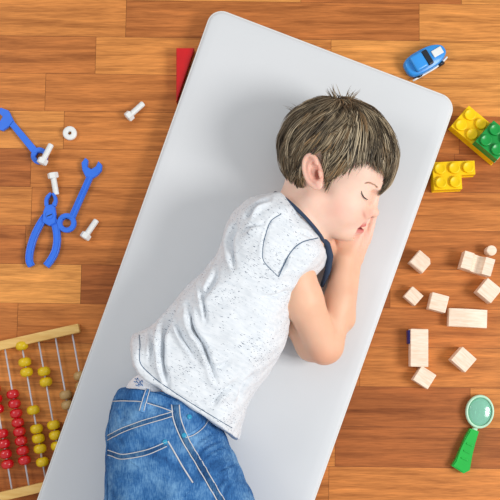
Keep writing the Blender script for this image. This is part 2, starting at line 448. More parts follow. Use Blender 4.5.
def hits(bvh, pts, lift=0.0, n=None):
    """photo-traced line laid on a surface; returns points and normals"""
    out, nor = [], []
    for p in pts:
        d = ray(p[0], p[1]); d = d/np.linalg.norm(d)
        h, nn, _, _ = bvh.ray_cast(Vector(CAM), Vector(d))
        if h is None: continue
        if nn.dot(Vector(d)) > 0: nn = -nn
        out.append(h+nn*lift); nor.append(nn)
    return out, nor
def bvh_of(o):
    me = o.data
    return BVHTree.FromPolygons([v.co.copy() for v in me.vertices], [tuple(p.vertices) for p in me.polygons])
def seam(name, bvh, pts, w_px, mat, parent, thick=0.0009, lift=0.0, n=40):
    P, Nn = hits(bvh, smooth_line(pts, n), lift)
    if len(P) < 3: return None
    bm = bmesh.new(); tube(bm, P, w_px*MM/2*0.95, 8, thick/(w_px*MM/2), Nn)
    return obj(name, bm, mat, parent)

exec_parts = True
# ============================================================ FLOOR
ROW, SL = 39*MM, 0.0
def build_floor():
    rnd = random.Random(11)
    nrow0 = 267
    tilt = math.radians(-0.75)
    V, F, col = [], [], []
    known = {   # row index (0 = the row whose top edge is at y 267 at the left): seams as (x px, tone of the strip to its right)
        -7: [(-200, .7), (120, .45), (420, .8)], -6: [(-220, .5), (90, .75), (330, .9)], -5: [(-120, .6), (40, .55), (300, .92)],
        -4: [(-100, .8), (60, .62), (340, .5), (460, .30)], -3: [(-150, .35), (28, .60), (300, .45), (455, .38)],
        -2: [(-120, .7), (30, .55), (250, .62), (520, .3)], -1: [(-180, .4), (25, .52), (240, .5), (560, .7)],
        0: [(-120, .92), (82, .22), (390, .55), (600, .4)], 1: [(-160, .55), (20, .62), (350, .48), (580, .8)],
        2: [(-140, .75), (150, .5), (360, .62), (560, .4)], 3: [(-40, .8), (160, .35), (300, .2), (469, .68)],
        4: [(-150, .5), (90, .7), (336, .22), (560, .5)], 5: [(-130, .4), (120, .6), (330, .62), (520, .75)],
        6: [(-200, .8), (60, .3), (400, .55)],
    }
    for r in range(-26, 28):
        y0 = nrow0+r*39; segs = []
        ks = known.get(r)
        if ks:
            edges = [(x, t) for x, t in ks]
        else: edges = [(-200+rnd.uniform(0, 100), rnd.random())]
        x = edges[-1][0]+rnd.uniform(170, 280)
        while x < 1300: edges.append((x, rnd.random())); x += rnd.uniform(150, 300)
        x = edges[0][0]-rnd.uniform(150, 300)
        while x > -1300: edges.insert(0, (x, rnd.random())); x -= rnd.uniform(150, 300)
        for (xa, t), (xb, _) in zip(edges, edges[1:]):
            g = 0.16
            c = rnd.random(); i = len(V)
            for (qx, qy) in ((xa+g, y0+39-g), (xb-g, y0+39-g), (xb-g, y0+g), (xa+g, y0+g)):
                X, Y = (qx-250)*MM, -(qy-250)*MM
                V.append((X*math.cos(tilt)-Y*math.sin(tilt), X*math.sin(tilt)+Y*math.cos(tilt), 0.0)); col.append((t, c, 0))
            F.append((i, i+1, i+2, i+3))
    o = mesh_np('floor', V, F, M['floor'], smooth=False); vcol(o, np.array(col), 'plank'); o['kind'] = 'structure'
    # dark gaps between the strips show this slab
    bm = bmesh.new(); bm_box(bm, 4.6, 4.4, 0.02, (0, 0, -0.0106))
    s = obj('floor', bm, plain('joint_brown', srgb(120, 64, 34), 0.7), smooth=False); s['kind'] = 'structure'
build_floor()

# ============================================================ MAT
def build_mat():
    # plan: corner points in photo pixels at the height of the mat's top
    zt = MAT_TOP
    TR = at(456.5, 99.5, zt); TL = at(211, 6, zt)
    ex = (TR-TL)[:2]; wid = np.linalg.norm(ex); ex = ex/wid
    p1 = at(323, 477, zt); ey = (p1-at(454.5, 107, zt))[:2]; ey = ey/np.linalg.norm(ey)
    ln = 1.30; R = 0.022
    q1 = at(49, 468, zt); el = (q1-at(187, 80, zt))[:2]; el = el/np.linalg.norm(el); el = el*(1/(el@ey))
    q0 = at(187, 80, zt)[:2]; TL = np.array((*(q0-el*((q0-TL[:2])@ey)), 0))
    ex = TR[:2]-TL[:2]; wid = np.linalg.norm(ex); ex = ex/wid
    nu, nv = 90, 220
    def plan(u, v):   # u 0..wid, v 0..ln with rounded corners
        return TL[:2]+ex*u+(el*(1-u/wid)+ey*u/wid)*v
    # abacus lies under the mat's left edge: lift there
    ab = at(62, 440, 0)[:2]
    def lift(X, Y):
        # distance along/across the mat edge
        q = np.stack((X, Y), -1)-TL[:2]; u = q@ex; v = q@ey
        a = np.clip(1-(u)/0.13, 0, 1); a = a*a*(3-2*a)
        b = 1/(1+np.exp(-(v-0.50)/0.018))*(1/(1+np.exp((v-0.84)/0.02)))
        return 0.0215*a*b
    # outline as rounded rect rings: outer side profile
    prof = [(0.0, 0.004), (-0.0015, 0.008), (-0.0015, 0.022), (0.0, 0.026), (0.0022, 0.0288), (0.006, MAT_TOP)]
    def ring(inset, z, n=8):
        pts = []
        r = max(R-inset, 0.004)
        cs = [(wid-inset-r, inset+r, -90), (wid-inset-r, ln-inset-r, 0), (inset+r, ln-inset-r, 90), (inset+r, inset+r, 180)]
        for ci, (cu, cv, a0) in enumerate(cs):
            for k in range(n+1):
                a = math.radians(a0+90*k/n); pts.append((cu+r*math.cos(a), cv+r*math.sin(a)))
            nx = cs[(ci+1) % 4]; a = math.radians(a0+90); s = np.array((cu+r*math.cos(a), cv+r*math.sin(a)))
            a = math.radians(nx[2]); e = np.array((nx[0]+r*math.cos(a), nx[1]+r*math.sin(a)))
            m = 60 if ci in (0, 2) else 24
            for k in range(1, m): pts.append(tuple(s+(e-s)*k/m))
        return pts
    bm = bmesh.new(); rings = []
    for ins, z in [(0.012, 0.0)]+prof+[(0.02, MAT_TOP), (0.045, MAT_TOP), (0.08, MAT_TOP), (0.12, MAT_TOP), (0.16, MAT_TOP), (0.19, MAT_TOP)]:
        row = []
        for (u, v) in ring(ins, z):
            p = plan(u, v); dz = float(lift(p[0], p[1]))*(1-0.985*z/MAT_TOP)
            row.append(bm.verts.new((p[0], p[1], z+dz+0.0003)))
        rings.append(row)
    n = len(rings[0])
    for a, b in zip(rings, rings[1:]):
        for k in range(n): bm.faces.new((a[k], a[(k+1) % n], b[(k+1) % n], b[k]))
    bm.faces.new(rings[-1])
    # underside, following the lift
    bi = [bm.verts.new((v.co.x*1.0, v.co.y*1.0, v.co.z)) for v in rings[0]]
    for v in bi: v.co = v.co
    inner = []
    for (u, v) in ring(0.19, 0): 
        p = plan(u, v); inner.append(bm.verts.new((p[0], p[1], 0.0003+float(lift(p[0], p[1])))))
    mid = []
    for (u, v) in ring(0.08, 0):
        p = plan(u, v); mid.append(bm.verts.new((p[0], p[1], 0.0003+float(lift(p[0], p[1])))))
    for v in bi: bm.verts.remove(v)
    for a, b in ((rings[0], mid), (mid, inner)):
        for k in range(n): bm.faces.new((b[k], b[(k+1) % n], a[(k+1) % n], a[k]))
    bm.faces.new(inner[::-1])
    o = obj('sleeping_mat', bm, M['pad'])
    tag(o, 'long light grey sleeping mat under the sleeping child', 'mat')
    # piping round the upper edge
    bm = bmesh.new(); pts = []
    for (u, v) in ring(0.0004, 0):
        p = plan(u, v); pts.append(Vector((p[0], p[1], 0.0262+0.13*float(lift(p[0], p[1])))))
    pts.append(pts[0]); pts.append(pts[1])
    tube(bm, pts, 0.0016, 8, cap=False)
    obj('piping', bm, M['pad_edge'], o)
build_mat()

# ============================================================ CHILD
S_ = 1.4                                     # mm for a photo pixel at the body's height
child = thing('person', at(190, 400, MAT_TOP), 'sleeping child in speckled white t-shirt and blue jeans, hands under the cheek', 'person')
def W(px, py, z): return at(px, py, z)
px_m = 0.00140
# head frame: x right, y up in the picture, r towards the viewer
HC = at(332, 152, 0.108)
ezh = (CAM-HC)/np.linalg.norm(CAM-HC); exh = np.cross((0, 1, 0), ezh); exh /= np.linalg.norm(exh); eyh = np.cross(ezh, exh)
YAW = math.radians(8)                        # face turned a little towards the viewer
exh, ezh = exh*math.cos(YAW)+ezh*math.sin(YAW), ezh*math.cos(YAW)-exh*math.sin(YAW)
HR = np.stack((exh, eyh, ezh))
hs = np.linalg.norm(at(333, 152, 0.108)-HC)
def H(x, y, r=0.0): return HC+(exh*(x-332)-eyh*(y-152)+ezh*r)*hs
def to_h(P):
    q = (P-HC)@HR.T/hs
    return 332+q[..., 0], 152-q[..., 1], q[..., 2]
def hrot(deg, tiltdeg=0):
    """ellipsoid axes: first axis points deg clockwise below the picture's right"""
    a = math.radians(deg); f = exh*math.cos(a)-eyh*math.sin(a); u = exh*math.sin(a)+eyh*math.cos(a)
    return np.stack((f, u, ezh))
def hell(F, x, y, r, rad, deg=0, k=4, op='u', mirror=True):
    for s in ((1, -1) if (mirror and r) else (1,)):
        add_ell(F, H(x, y, r*s), hrot(deg), np.array(rad)*hs, k*hs, op)
def hcone(F, a, b, ra, rb, k=4, op='u', mirror=True):
    for s in ((1, -1) if mirror and (a[2] or b[2]) else (1,)):
        add_cone(F, H(a[0], a[1], a[2]*s), H(b[0], b[1], b[2]*s), ra*hs, rb*hs, k*hs, op)

def build_body():
    fx0, fx1 = at(270, 200, .1)[0], at(392, 200, .1)[0]
    fy0, fy1 = at(300, 290, .1)[1], at(300, 100, .1)[1]
    F = Field(axis([(-0.26, fx0, 0.0028), (fx0, fx1, 0.00115), (fx1, fx1+0.02, 0.003)]),
              axis([(-1.00, -0.36, 0.006), (-0.36, fy0, 0.003), (fy0, fy1, 0.00115), (fy1, fy1+0.03, 0.003)]),
              axis([(0.026, 0.19, 0.00125), (0.19, 0.215, 0.003)]))
    # skull and face, pixel units
    hell(F, 334, 151.5, 0, (51.5, 46, 45), 24, 0)
    hell(F, 358, 172, 0, (27, 27, 33), 20, 10)        # forehead
    hell(F, 343, 196, 0, (34, 36, 35), 10, 10)        # mid face
    hell(F, 339, 207, 15, (22, 21, 19), 0, 9)         # cheeks
    hell(F, 350.5, 219, 0, (14.0, 17, 14.5), 0, 6)        # upper jaw
    hell(F, 347.5, 231, 0, (12.5, 10.5, 12), 0, 6)      # chin
    hcone(F, (318, 200, 26), (341, 228, 9), 12, 10, 9)
    hcone(F, (374, 186, 9), (381, 182, 0), 6, 6, 8)   # brow ridge
    hell(F, 374, 197, 14, (7, 6.5, 8), 0, 6, 'sub')   # eye sockets
    hell(F, 364.5, 195.5, 17, (8.2, 7.2, 8), 0, 3)    # closed lids over the eyeballs
    hcone(F, (374.5, 193, 0), (371.5, 209, 0), 4.0, 4.6, 5)    # nose bridge
    hell(F, 372.6, 212.8, 0, (6.2, 5.2, 5.4), 0, 2.5)   # nose tip
    hell(F, 368.4, 213.8, 5.8, (4.8, 4.2, 3.8), 0, 2) # nose wings
    hell(F, 370.2, 217.6, 3.6, (2.9, 2.1, 2.2), 20, .8, 'sub')
    hell(F, 364.4, 214.5, 9.6, (1.7, 4.6, 2.2), 10, 1.5, 'sub')
    hell(F, 360.2, 224.2, 0, (6.4, 3.0, 10), 30, 2.0)   # upper lip
    hell(F, 357.8, 231.5, 0, (5.6, 3.2, 8.6), -10, 2.0)   # lower lip
    hell(F, 364, 228.0, 0, (7.5, 1.5, 10.5), 8, 1.0, 'sub')
    hell(F, 355.5, 236.5, 0, (4, 2.0, 8), -10, 2.5, 'sub')
    # lid crease is the lash line, laid on as hair later; ears
    for s in (1, -1):
        deg = -12
        a = math.radians(deg)
        n = ezh*s
        tip = n*math.cos(0.35)-exh*math.sin(0.35)
        u = eyh; f = np.cross(u, tip); f /= np.linalg.norm(f); f = f if f@exh > 0 else -f
        f2 = f*math.cos(a)-u*math.sin(a); u2 = u*math.cos(a)+f*math.sin(a)
        c = H(321, 170.5, 45.5*s)
        Rm = np.stack((f2, u2, tip))
        add_ell(F, c, Rm, np.array((9.4, 17.5, 4.6))*hs, 3*hs)
        E = lambda x, y, z: c+(f2*x+u2*y+tip*z)*hs
        add_ell(F, E(1.0, 1.5, 4.8), Rm, np.array((6.6, 13.0, 3.6))*hs, 1.2*hs, 'sub')
        hel = [E(x, y, 3.0) for x, y in smooth_line([(6.0, 6), (5.2, 12), (0, 16.2), (-5.5, 13), (-8.2, 6), (-8.0, -2), (-5.4, -10), (-1, -15)], 21)]
        add_chain(F, hel, [2.2*hs]*len(hel), 0.9*hs)
        anti = [E(x, y, 2.6) for x, y in smooth_line([(1.5, 10), (-3, 7), (-4.4, 0), (-2.6, -7), (1.5, -9.6)], 12)]
        add_chain(F, anti, [1.7*hs]*len(anti), 1.4*hs)
        add_ell(F, E(2.4, -13.5, 2.2), Rm, np.array((5.0, 5.2, 2.6))*hs, 1.5*hs)         # lobe
        add_ell(F, E(7.0, -3.5, 2.6), Rm, np.array((2.4, 4.0, 2.4))*hs, 1.5*hs)          # tragus
        add_ell(F, E(3.4, -3.6, 2.2), Rm, np.array((3.0, 4.8, 5.0))*hs, 0.8*hs, 'sub')   # canal hollow
        add_ell(F, E(3.2, 4.8, 2.6), Rm, np.array((3.4, 2.0, 3.0))*hs, 0.8*hs, 'sub')
    # neck and trunk (under the clothes)
    hcone(F, (311, 186, -2), (292, 228, -10), 27, 27, 14, mirror=False)
    hcone(F, (322, 205, 0), (306, 232, -6), 20, 22, 10, mirror=False)
    add_chain(F, [W(285, 240, .10), W(245, 300, .098), W(200, 380, .098), W(165, 440, .10)], [.050, .056, .056, .056], .03)
    add_cone(F, W(282, 236, .125), W(296, 255, .072), .033, .030, .02)
    # right arm: shoulder, elbow, wrist
    add_cone(F, W(287, 252, .128), W(303, 300, .112), .0300, .0275, .008)
    add_cone(F, W(303, 300, .112), W(323, 346, .075), .0275, .0235, .008)
    add_ell(F, W(325, 347, .070), np.eye(3), (.0225, .0235, .022), .012)
    add_cone(F, W(328, 345, .068), W(339, 300, .064), .0225, .0205, .007)
    add_cone(F, W(339, 300, .064), W(343, 260, .060), .0205, .0155, .008)
    # left arm under it
    add_cone(F, W(284, 290, .070), W(312, 345, .056), .027, .0225, .008)
    add_cone(F, W(312, 345, .056), W(341, 318, .052), .0225, .0195, .008)
    add_cone(F, W(341, 318, .052), W(352, 262, .047), .0195, .0135, .008)
    # legs inside the jeans, feet below the frame
    add_chain(F, [W(165, 450, .12), W(235, 600, .085), W(170, 745, .065)], [.055, .042, .028], .02)
    add_chain(F, [W(165, 460, .08), W(180, 640, .07), W(120, 790, .06)], [.055, .042, .028], .02)
    for (x, y, z, dx, dy) in ((168, 748, .062, 26, 26), (118, 794, .055, 24, 26)):
        add_chain(F, [W(x, y, z), W(x-2, y+18, z-.004), W(x+dx, y+dy, z-.010)], [.024, .022, .016], .012)
    # hands, palm to palm beneath the cheek
    def hand(wr, kn, z0, z1, side, names):
        wr = np.array(wr, float); kn = np.array(kn, float); d = kn-wr; d /= np.linalg.norm(d); n = np.array((-d[1], d[0]))  # towards picture right/below
        n = n if n[0] > 0 else -n
        q = lambda a, b, z: W(*(wr+d*a+n*b), z)
        for b, e in ((-8.5, 26), (-3, 29), (3, 29), (8.5, 26)):        # metacarpals fused into a palm
            add_cone(F, q(0, b*0.55, z0), q(e, b, z1), .0088, .0072, .006)
        lens = (25, 29, 27, 20)
        for i, b in enumerate((-9.3, -3.1, 3.1, 9.3)):
            l = lens[i] if side > 0 else lens[3-i]
            k0 = 27-abs(b)*0.25
            pts = [q(k0-6, b*0.98, z1), q(k0+l*0.42, b*1.02, z1+.0035), q(k0+l*0.75, b*1.0, z1+.0015), q(k0+l, b*0.97, z1-.002)]
            add_chain(F, pts, [.0062, .0056, .0051, .0044], .0012)
        pts = [q(4, -9, z0), q(13, -17, z0), q(22, -19.5, z0+.001), q(30, -18, z0+.001)]
        add_chain(F, pts, [.0088, .0072, .0062, .0052], .002)
    hand((343, 261), (350.5, 232), .060, .057, 1, 'r')
    hand((353, 257), (361, 227), .046, .043, -1, 'l')
    F.apply(lambda X, Y, Z: (MAT_TOP+0.0015-Z)+0*X+0*Y, np.array((-2, -2, -2)), np.array((2, 2, 2)), 0.004, 'int')
    P, Q = surface_net(F)
    x, y, r = to_h(P)
    mask = np.where((x > 300) & (y < 250), 0.0, 1.0)
    P = relax(P, Q, 3, 0.5, mask*0.9); P = relax(P, Q, 1, 0.35)
    loc = np.array(child.location)
    o = mesh_np('body', P-loc, Q, M['skin'], child)
    x, y, r = to_h(P)
    base = np.array(srgb(238, 190, 160)); col = np.tile(base, (len(P), 1))
    def mix(wt, c): 
        nonlocal col
        wt = np.clip(wt, 0, 1)[:, None]; col = col*(1-wt)+np.array(c)*wt
    g = lambda cx, cy, rx, ry: np.exp(-(((x-cx)/rx)**2+((y-cy)/ry)**2))
    head = np.clip((250-y)/20, 0, 1)*(r > -60)
    mix(head*0.85, srgb(248, 212, 194))
    mix(g(343, 207, 15, 13)*0.45*head, srgb(244, 176, 158))
    mix(g(371, 212, 7, 7)*0.45*head, srgb(238, 160, 142))
    ar = np.abs(r)
    mix(np.clip((ar-44)/4, 0, 1)*g(321, 170, 13, 20)*0.9, srgb(244, 178, 158))
    mix(np.exp(-(((x-325)/3.6)**2+((y-174)/5.5)**2))*(ar > 37)*(ar < 51.5)*0.9, srgb(168, 78, 56))
    lipm = np.exp(-(((x-363)/9)**4+((y-228)/5.8)**4))*(ar < 11)*(x > 354)
    mix(lipm*0.9, srgb(214, 108, 108))
    mix(np.exp(-(((y-(227.6+(x-358)*0.14))/1.3)**2))*(x > 353)*(ar < 11.5)*(x < 368)*0.9, srgb(130, 48, 48))
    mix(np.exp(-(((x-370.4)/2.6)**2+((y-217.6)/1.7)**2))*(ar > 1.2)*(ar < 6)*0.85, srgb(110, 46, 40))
    mix(np.exp(-(((x-366.0-0.15*(y-214))/1.3)**2+((y-214)/4.5)**2))*(ar > 4)*0.5, srgb(196, 112, 96))
    mix(g(366, 196, 6, 4)*0.2*head, srgb(226, 166, 150))
    mix(g(325, 356, 14, 12)*0.5, srgb(232, 160, 128))
    pxx, pyy = to_px(P)
    fing = np.exp(-(((pxx-366)/12)**2+((pyy-235)/22)**2))*(P[:, 2] < .075)
    mix(fing*0.6, srgb(246, 196, 180))
    vcol(o, col)
    return o
body = build_body()
bbvh = bvh_of(body)
CL = Vector(child.location)
def chits(bvh, pts, lift=0.0):
    out, nor = [], []
    for p in pts:
        d = ray(p[0], p[1]); d = Vector(d/np.linalg.norm(d))
        h, nn, _, _ = bvh.ray_cast(Vector(CAM)-CL, d)
        if h is None: continue
        if nn.dot(d) > 0: nn = -nn
        out.append(h+nn*lift); nor.append(nn)
    return out, nor
def cseam(name, bvh, pts, w_px, mat, parent, thick=0.0008, lift=0.0, n=40, kink=False):
    P, Nn = chits(bvh, pts if kink else smooth_line(pts, n), lift)
    if len(P) < 3: return None
    # drop jumps over an edge
    runs = [[0]]
    for i in range(1, len(P)):
        if (P[i]-P[i-1]).length < 0.015: runs[-1].append(i)
        else: runs.append([i])
    keep = max(runs, key=len)
    if len(keep) < 3: return None
    P = [P[i] for i in keep]; Nn = [Nn[i] for i in keep]
    bm = bmesh.new(); tube(bm, P, w_px*px_m/2, 8, thick/(w_px*px_m/2), Nn)
    return obj(name, bm, mat, parent)

# closed lashes and brow
def lashes():
    bm = bmesh.new()
    line = smooth_line([(361.2, 190.8), (362.2, 194.6), (364.4, 197.8), (367.8, 199.6)], 16)
    P, Nn = chits(bbvh, line, 0.0002)
    tube(bm, P, [0.0003+0.0007*math.sin(math.pi*min(1, (i+0.5)/len(P))) for i in range(len(P))], 6, 0.5, Nn)
    for i in range(2, len(P)-1):
        p = P[i]; d = Vector(-exh*0.7-eyh*1.0+ezh*0.35).normalized()
        if i % 2 == 0: tube(bm, [p, p+d*0.0016, p+d*0.0028+Vector(ezh)*0.0004], [0.00028, 0.0002, 0.00008], 4)
    obj('eyelashes', bm, M['lash'], child)
    bm = bmesh.new(); rnd = random.Random(3)
    line = smooth_line([(364.5, 183.0), (369, 182.6), (373, 184.2), (377, 187.0)], 24)
    P, Nn = chits(bbvh, line, 0.0)
    for i, p in enumerate(P[:-1]):
        t = (P[i+1]-p).normalized()
        for k in range(3):
            o = Nn[i].cross(t)*rnd.uniform(-0.0011, 0.0011); q = p+o+Nn[i]*0.0001
            tube(bm, [q, q+t*0.0022+Nn[i]*0.0004, q+t*0.0042+Nn[i]*0.0002], [0.00018, 0.00016, 0.00005], 3)
    obj('eyebrow', bm, M['brow'], child)
lashes()

# ---------------------------------------------------------------- hair
def build_hair():
    V, Fq, col = [], [], []
    rnd = np.random.default_rng(5)
    A = math.radians(22)
    f = np.array((math.cos(A), math.sin(A))); u = np.array((math.sin(A), -math.cos(A)))    # pixel x right, y down
    cx, cy = 337.5, 152.0; RA, RB, RC = 60.0, 54.0, 51.0
    def pos(d, lay):
        """unit direction in (f,u,r) to (x,y,r) at a layer"""
        q = d*np.array((RA, RB, RC))*lay
        return cx+f[0]*q[0]+u[0]*q[1], cy+f[1]*q[0]+u[1]*q[1], q[2]
    def hem(x, r):
        """lowest picture row that hair reaches at this x"""
        if r > -8 and r < 14 or r <= -8:
            front = np.interp(x, [344, 358, 368, 374, 378, 383, 388, 394, 402], [180, 168, 166, 178, 198, 201, 198, 192, 184]) if r < 12 else None
        if r >= 12: front = np.interp(x, [344, 358, 370, 380, 389, 402], [176, 169, 165, 169, 179, 185])
        side = np.interp(x, [270, 284, 290, 304, 312, 315.5, 327, 329, 331, 335, 346], [178, 185, 191, 190, 187, 157, 149, 191, 190, 183, 174])
        if abs(r) < 34 and x < 312: side = np.interp(x, [270, 280, 286, 306, 330, 350], [178, 186, 192, 190, 178, 170])
        return side if x < 345 else front
    Wd = np.array((340.0-cx, 106.0-cy)); wd = np.array((Wd@f/RA, Wd@u/RB, 0.12)); wd /= np.linalg.norm(wd)
    def flow(d, x, y, r):
        t = d*(d@wd)-wd; n = np.linalg.norm(t)+1e-6; t = t/n
        t = t-d*(t@d)
        # back of head sweeps towards the nape, sides lean back
        s_ = 1/(1+math.exp((x-356)/9.0))
        lean = np.array((-0.62, -0.42, 0.0))*s_+np.array((-0.10, -0.35, 0))*(1-s_)
        t = t/np.linalg.norm(t)+lean*min(1, n*1.2)
        t = t-d*(t@d)
        return t/np.linalg.norm(t)
    def strand(d, lay0, L_, rise, width, tone, wob, step=3.2):
        pts = []; d = d.copy(); s = 0; ang = wob[0]
        while s < L_:
            fr = s/L_
            lay = lay0+rise*math.sin(min(1.0, fr*1.15)*math.pi*0.8)*1.0
            x, y, r = pos(d, lay)
            if y > hem(x, r)+wob[2]: break
            pts.append((x, y, r))
            t = flow(d, x, y, r); b = np.cross(d, t)
            t = t*math.cos(ang)+b*math.sin(ang); ang = wob[0]*(1-fr)+wob[1]*fr
            d = d+t*(step/55.0); d /= np.linalg.norm(d); s += step
        if len(pts) < 3: return
        P = np.array([H(*p) for p in pts]); n = len(P)
        T = np.gradient(P, axis=0); T /= np.linalg.norm(T, axis=1, keepdims=True)
        O = P-HC; O /= np.linalg.norm(O, axis=1, keepdims=True); B = np.cross(T, O); B /= np.linalg.norm(B, axis=1, keepdims=True)
        w = width*hs*np.sin(np.linspace(0.35, 1.0, n)*math.pi)**0.6
        w *= np.minimum(1, (n-np.arange(n))/4.0); w = np.maximum(w, 0.09*hs); w[-1] = 0.05*hs
        i0 = len(V)
        for i in range(n):
            V.append(P[i]-B[i]*w[i]); V.append(P[i]+O[i]*w[i]*0.6); V.append(P[i]+B[i]*w[i])
            sh = 0.88+0.24*math.sin(i*0.7+wob[2])
            c = np.array(tone)*sh; col.extend([c*0.9, c, c*0.9])
        for i in range(n-1):
            a = i0+3*i; b = a+3
            Fq.append((a, a+1, b+1, b)); Fq.append((a+1, a+2, b+2, b+1)); Fq.append((a+2, a, b, b+2))
    # solid cap beneath the strands
    nu, nv = 120, 90; ids = {}
    for i in range(nu):
        for j in range(nv+1):
            th = 2*math.pi*i/nu; ph = math.pi*j/nv
            d = np.array((math.cos(th)*math.sin(ph), math.sin(th)*math.sin(ph), math.cos(ph)))
            x, y, r = pos(d, 0.945)
            ids[i, j] = (d, x, y, r, y < hem(x, r)-8.0)
    vid = {}
    def gv(i, j):
        i %= nu
        if (i, j) not in vid:
            d, x, y, r, ok = ids[i, j]; vid[i, j] = len(V); V.append(H(x, y, r)); col.append(np.array(srgb(52, 42, 32)))
        return vid[i, j]
    for i in range(nu):
        for j in range(nv):
            q = [(i, j), (i+1, j), (i+1, j+1), (i, j+1)]
            if all(ids[a % nu, b][4] for a, b in q): Fq.append(tuple(gv(a, b) for a, b in q))
    tones = [srgb(60, 50, 38), srgb(86, 74, 56), srgb(112, 98, 76), srgb(140, 124, 98), srgb(170, 154, 126), srgb(98, 80, 56), srgb(130, 104, 72)]
    tones = [tuple(c*1.5*k for c, k in zip(t, (.98, 1.0, 1.04))) for t in tones]
    wt = np.array([.17, .22, .22, .17, .08, .08, .06])
    nclump = 1800
    for c in range(nclump):
        z = rnd.normal(size=3); d = z/np.linalg.norm(z)
        x, y, r = pos(d, 1.0)
        if y > hem(x, r)-2: continue
        if r < -20 and rnd.random() < 0.5: continue
        Lc = rnd.uniform(22, 46); lay = rnd.uniform(0.955, 1.0); rise = rnd.uniform(0.0, 0.05)
        w0, w1, w2 = rnd.normal(0, 0.16), rnd.normal(0, 0.35), rnd.uniform(-4, 2.5)
        tone = tones[rnd.choice(7, p=wt)]
        for k in range(rnd.integers(6, 10)):
            dd = d+rnd.normal(size=3)*0.035; dd /= np.linalg.norm(dd)
            tn = np.array(tone)*rnd.uniform(0.62, 1.35)
            if rnd.random() < 0.12: tn = np.array(tones[rnd.choice(7, p=wt)])
            strand(dd, lay+rnd.uniform(-.012, .012), Lc*rnd.uniform(.8, 1.1), rise, rnd.uniform(0.35, 0.75), tn, (w0+rnd.normal(0, .05), w1+rnd.normal(0, .08), w2+rnd.normal(0, 2.4)))
    # fringe falling past the brow on the far side
    for c in range(120):
        d = np.array((0.80+rnd.uniform(-.12, .1), 0.42+rnd.uniform(-.15, .15), rnd.uniform(-.25, .30))); d /= np.linalg.norm(d)
        tone = np.array(tones[rnd.choice(7, p=wt)])
        for k in range(4):
            dd = d+rnd.normal(size=3)*0.03; dd /= np.linalg.norm(dd)
            strand(dd, 1.0+rnd.uniform(-.02, .02), 70, 0.02, rnd.uniform(.4, .8), tone*rnd.uniform(.8, 1.2), (rnd.normal(0, .1), rnd.normal(0, .15), rnd.normal(0, 1.5)))
    # wisps over the forehead skin
    for c in range(26):
        x0 = rnd.uniform(362, 386); y0 = np.interp(x0, [358, 370, 380, 389], [164, 160, 166, 176])-3
        P0 = np.array((x0, y0, rnd.uniform(30, 36)))
        n = 6; pts = [P0+np.array((0.9*i, 1.9*i+0.1*i*i, -1.4*i)) for i in range(n)]
        i0 = len(V); t = np.array(tones[rnd.choice(7, p=wt)])
        for i, p in enumerate(pts):
            q = H(*p); w = 0.5*hs*(1-i/n)+0.05*hs
            V.append(q-exh*w); V.append(q+ezh*w*.6); V.append(q+exh*w); col.extend([t]*3)
        for i in range(n-1):
            a = i0+3*i; b = a+3; Fq.extend([(a, a+1, b+1, b), (a+1, a+2, b+2, b+1), (a+2, a, b, b+2)])
    # tufts standing up at the crown
    for (bx, by, tx, ty, cnt) in ((341, 104, 333, 89, 14), (340, 106, 329, 92, 8), (345, 104, 357, 92, 12), (346, 107, 352, 90, 6), (300, 110, 286, 106, 8)):
        for k in range(cnt):
            b0 = np.array((bx+rnd.normal(0, 2.5), by+rnd.normal(0, 1.5)+2, rnd.normal(0, 6))); e0 = np.array((tx+rnd.normal(0, 3), ty+rnd.normal(0, 2.5), b0[2]+rnd.normal(0, 6)))
            i0 = len(V); n = 7; t = np.array(tones[rnd.choice(7, p=wt)]); mid = (b0+e0)/2+np.array((rnd.normal(0, 1.5), -1.5, 3))
            for i in range(n):
                s = i/(n-1); p = b0*(1-s)**2+2*mid*s*(1-s)+e0*s*s; q = H(*p); w = 0.75*hs*(1-s)+0.05*hs
                V.append(q-exh*w); V.append(q+ezh*w*.6); V.append(q+exh*w); col.extend([t]*3)
            for i in range(n-1):
                a = i0+3*i; b = a+3; Fq.extend([(a, a+1, b+1, b), (a+1, a+2, b+2, b+1), (a+2, a, b, b+2)])
    o = mesh_np('hair', np.array(V)-np.array(child.location), Fq, M['hair'], child)
    c2 = np.array(col)
    if len(c2) == len(o.data.vertices): vcol(o, c2)
    return o
build_hair()

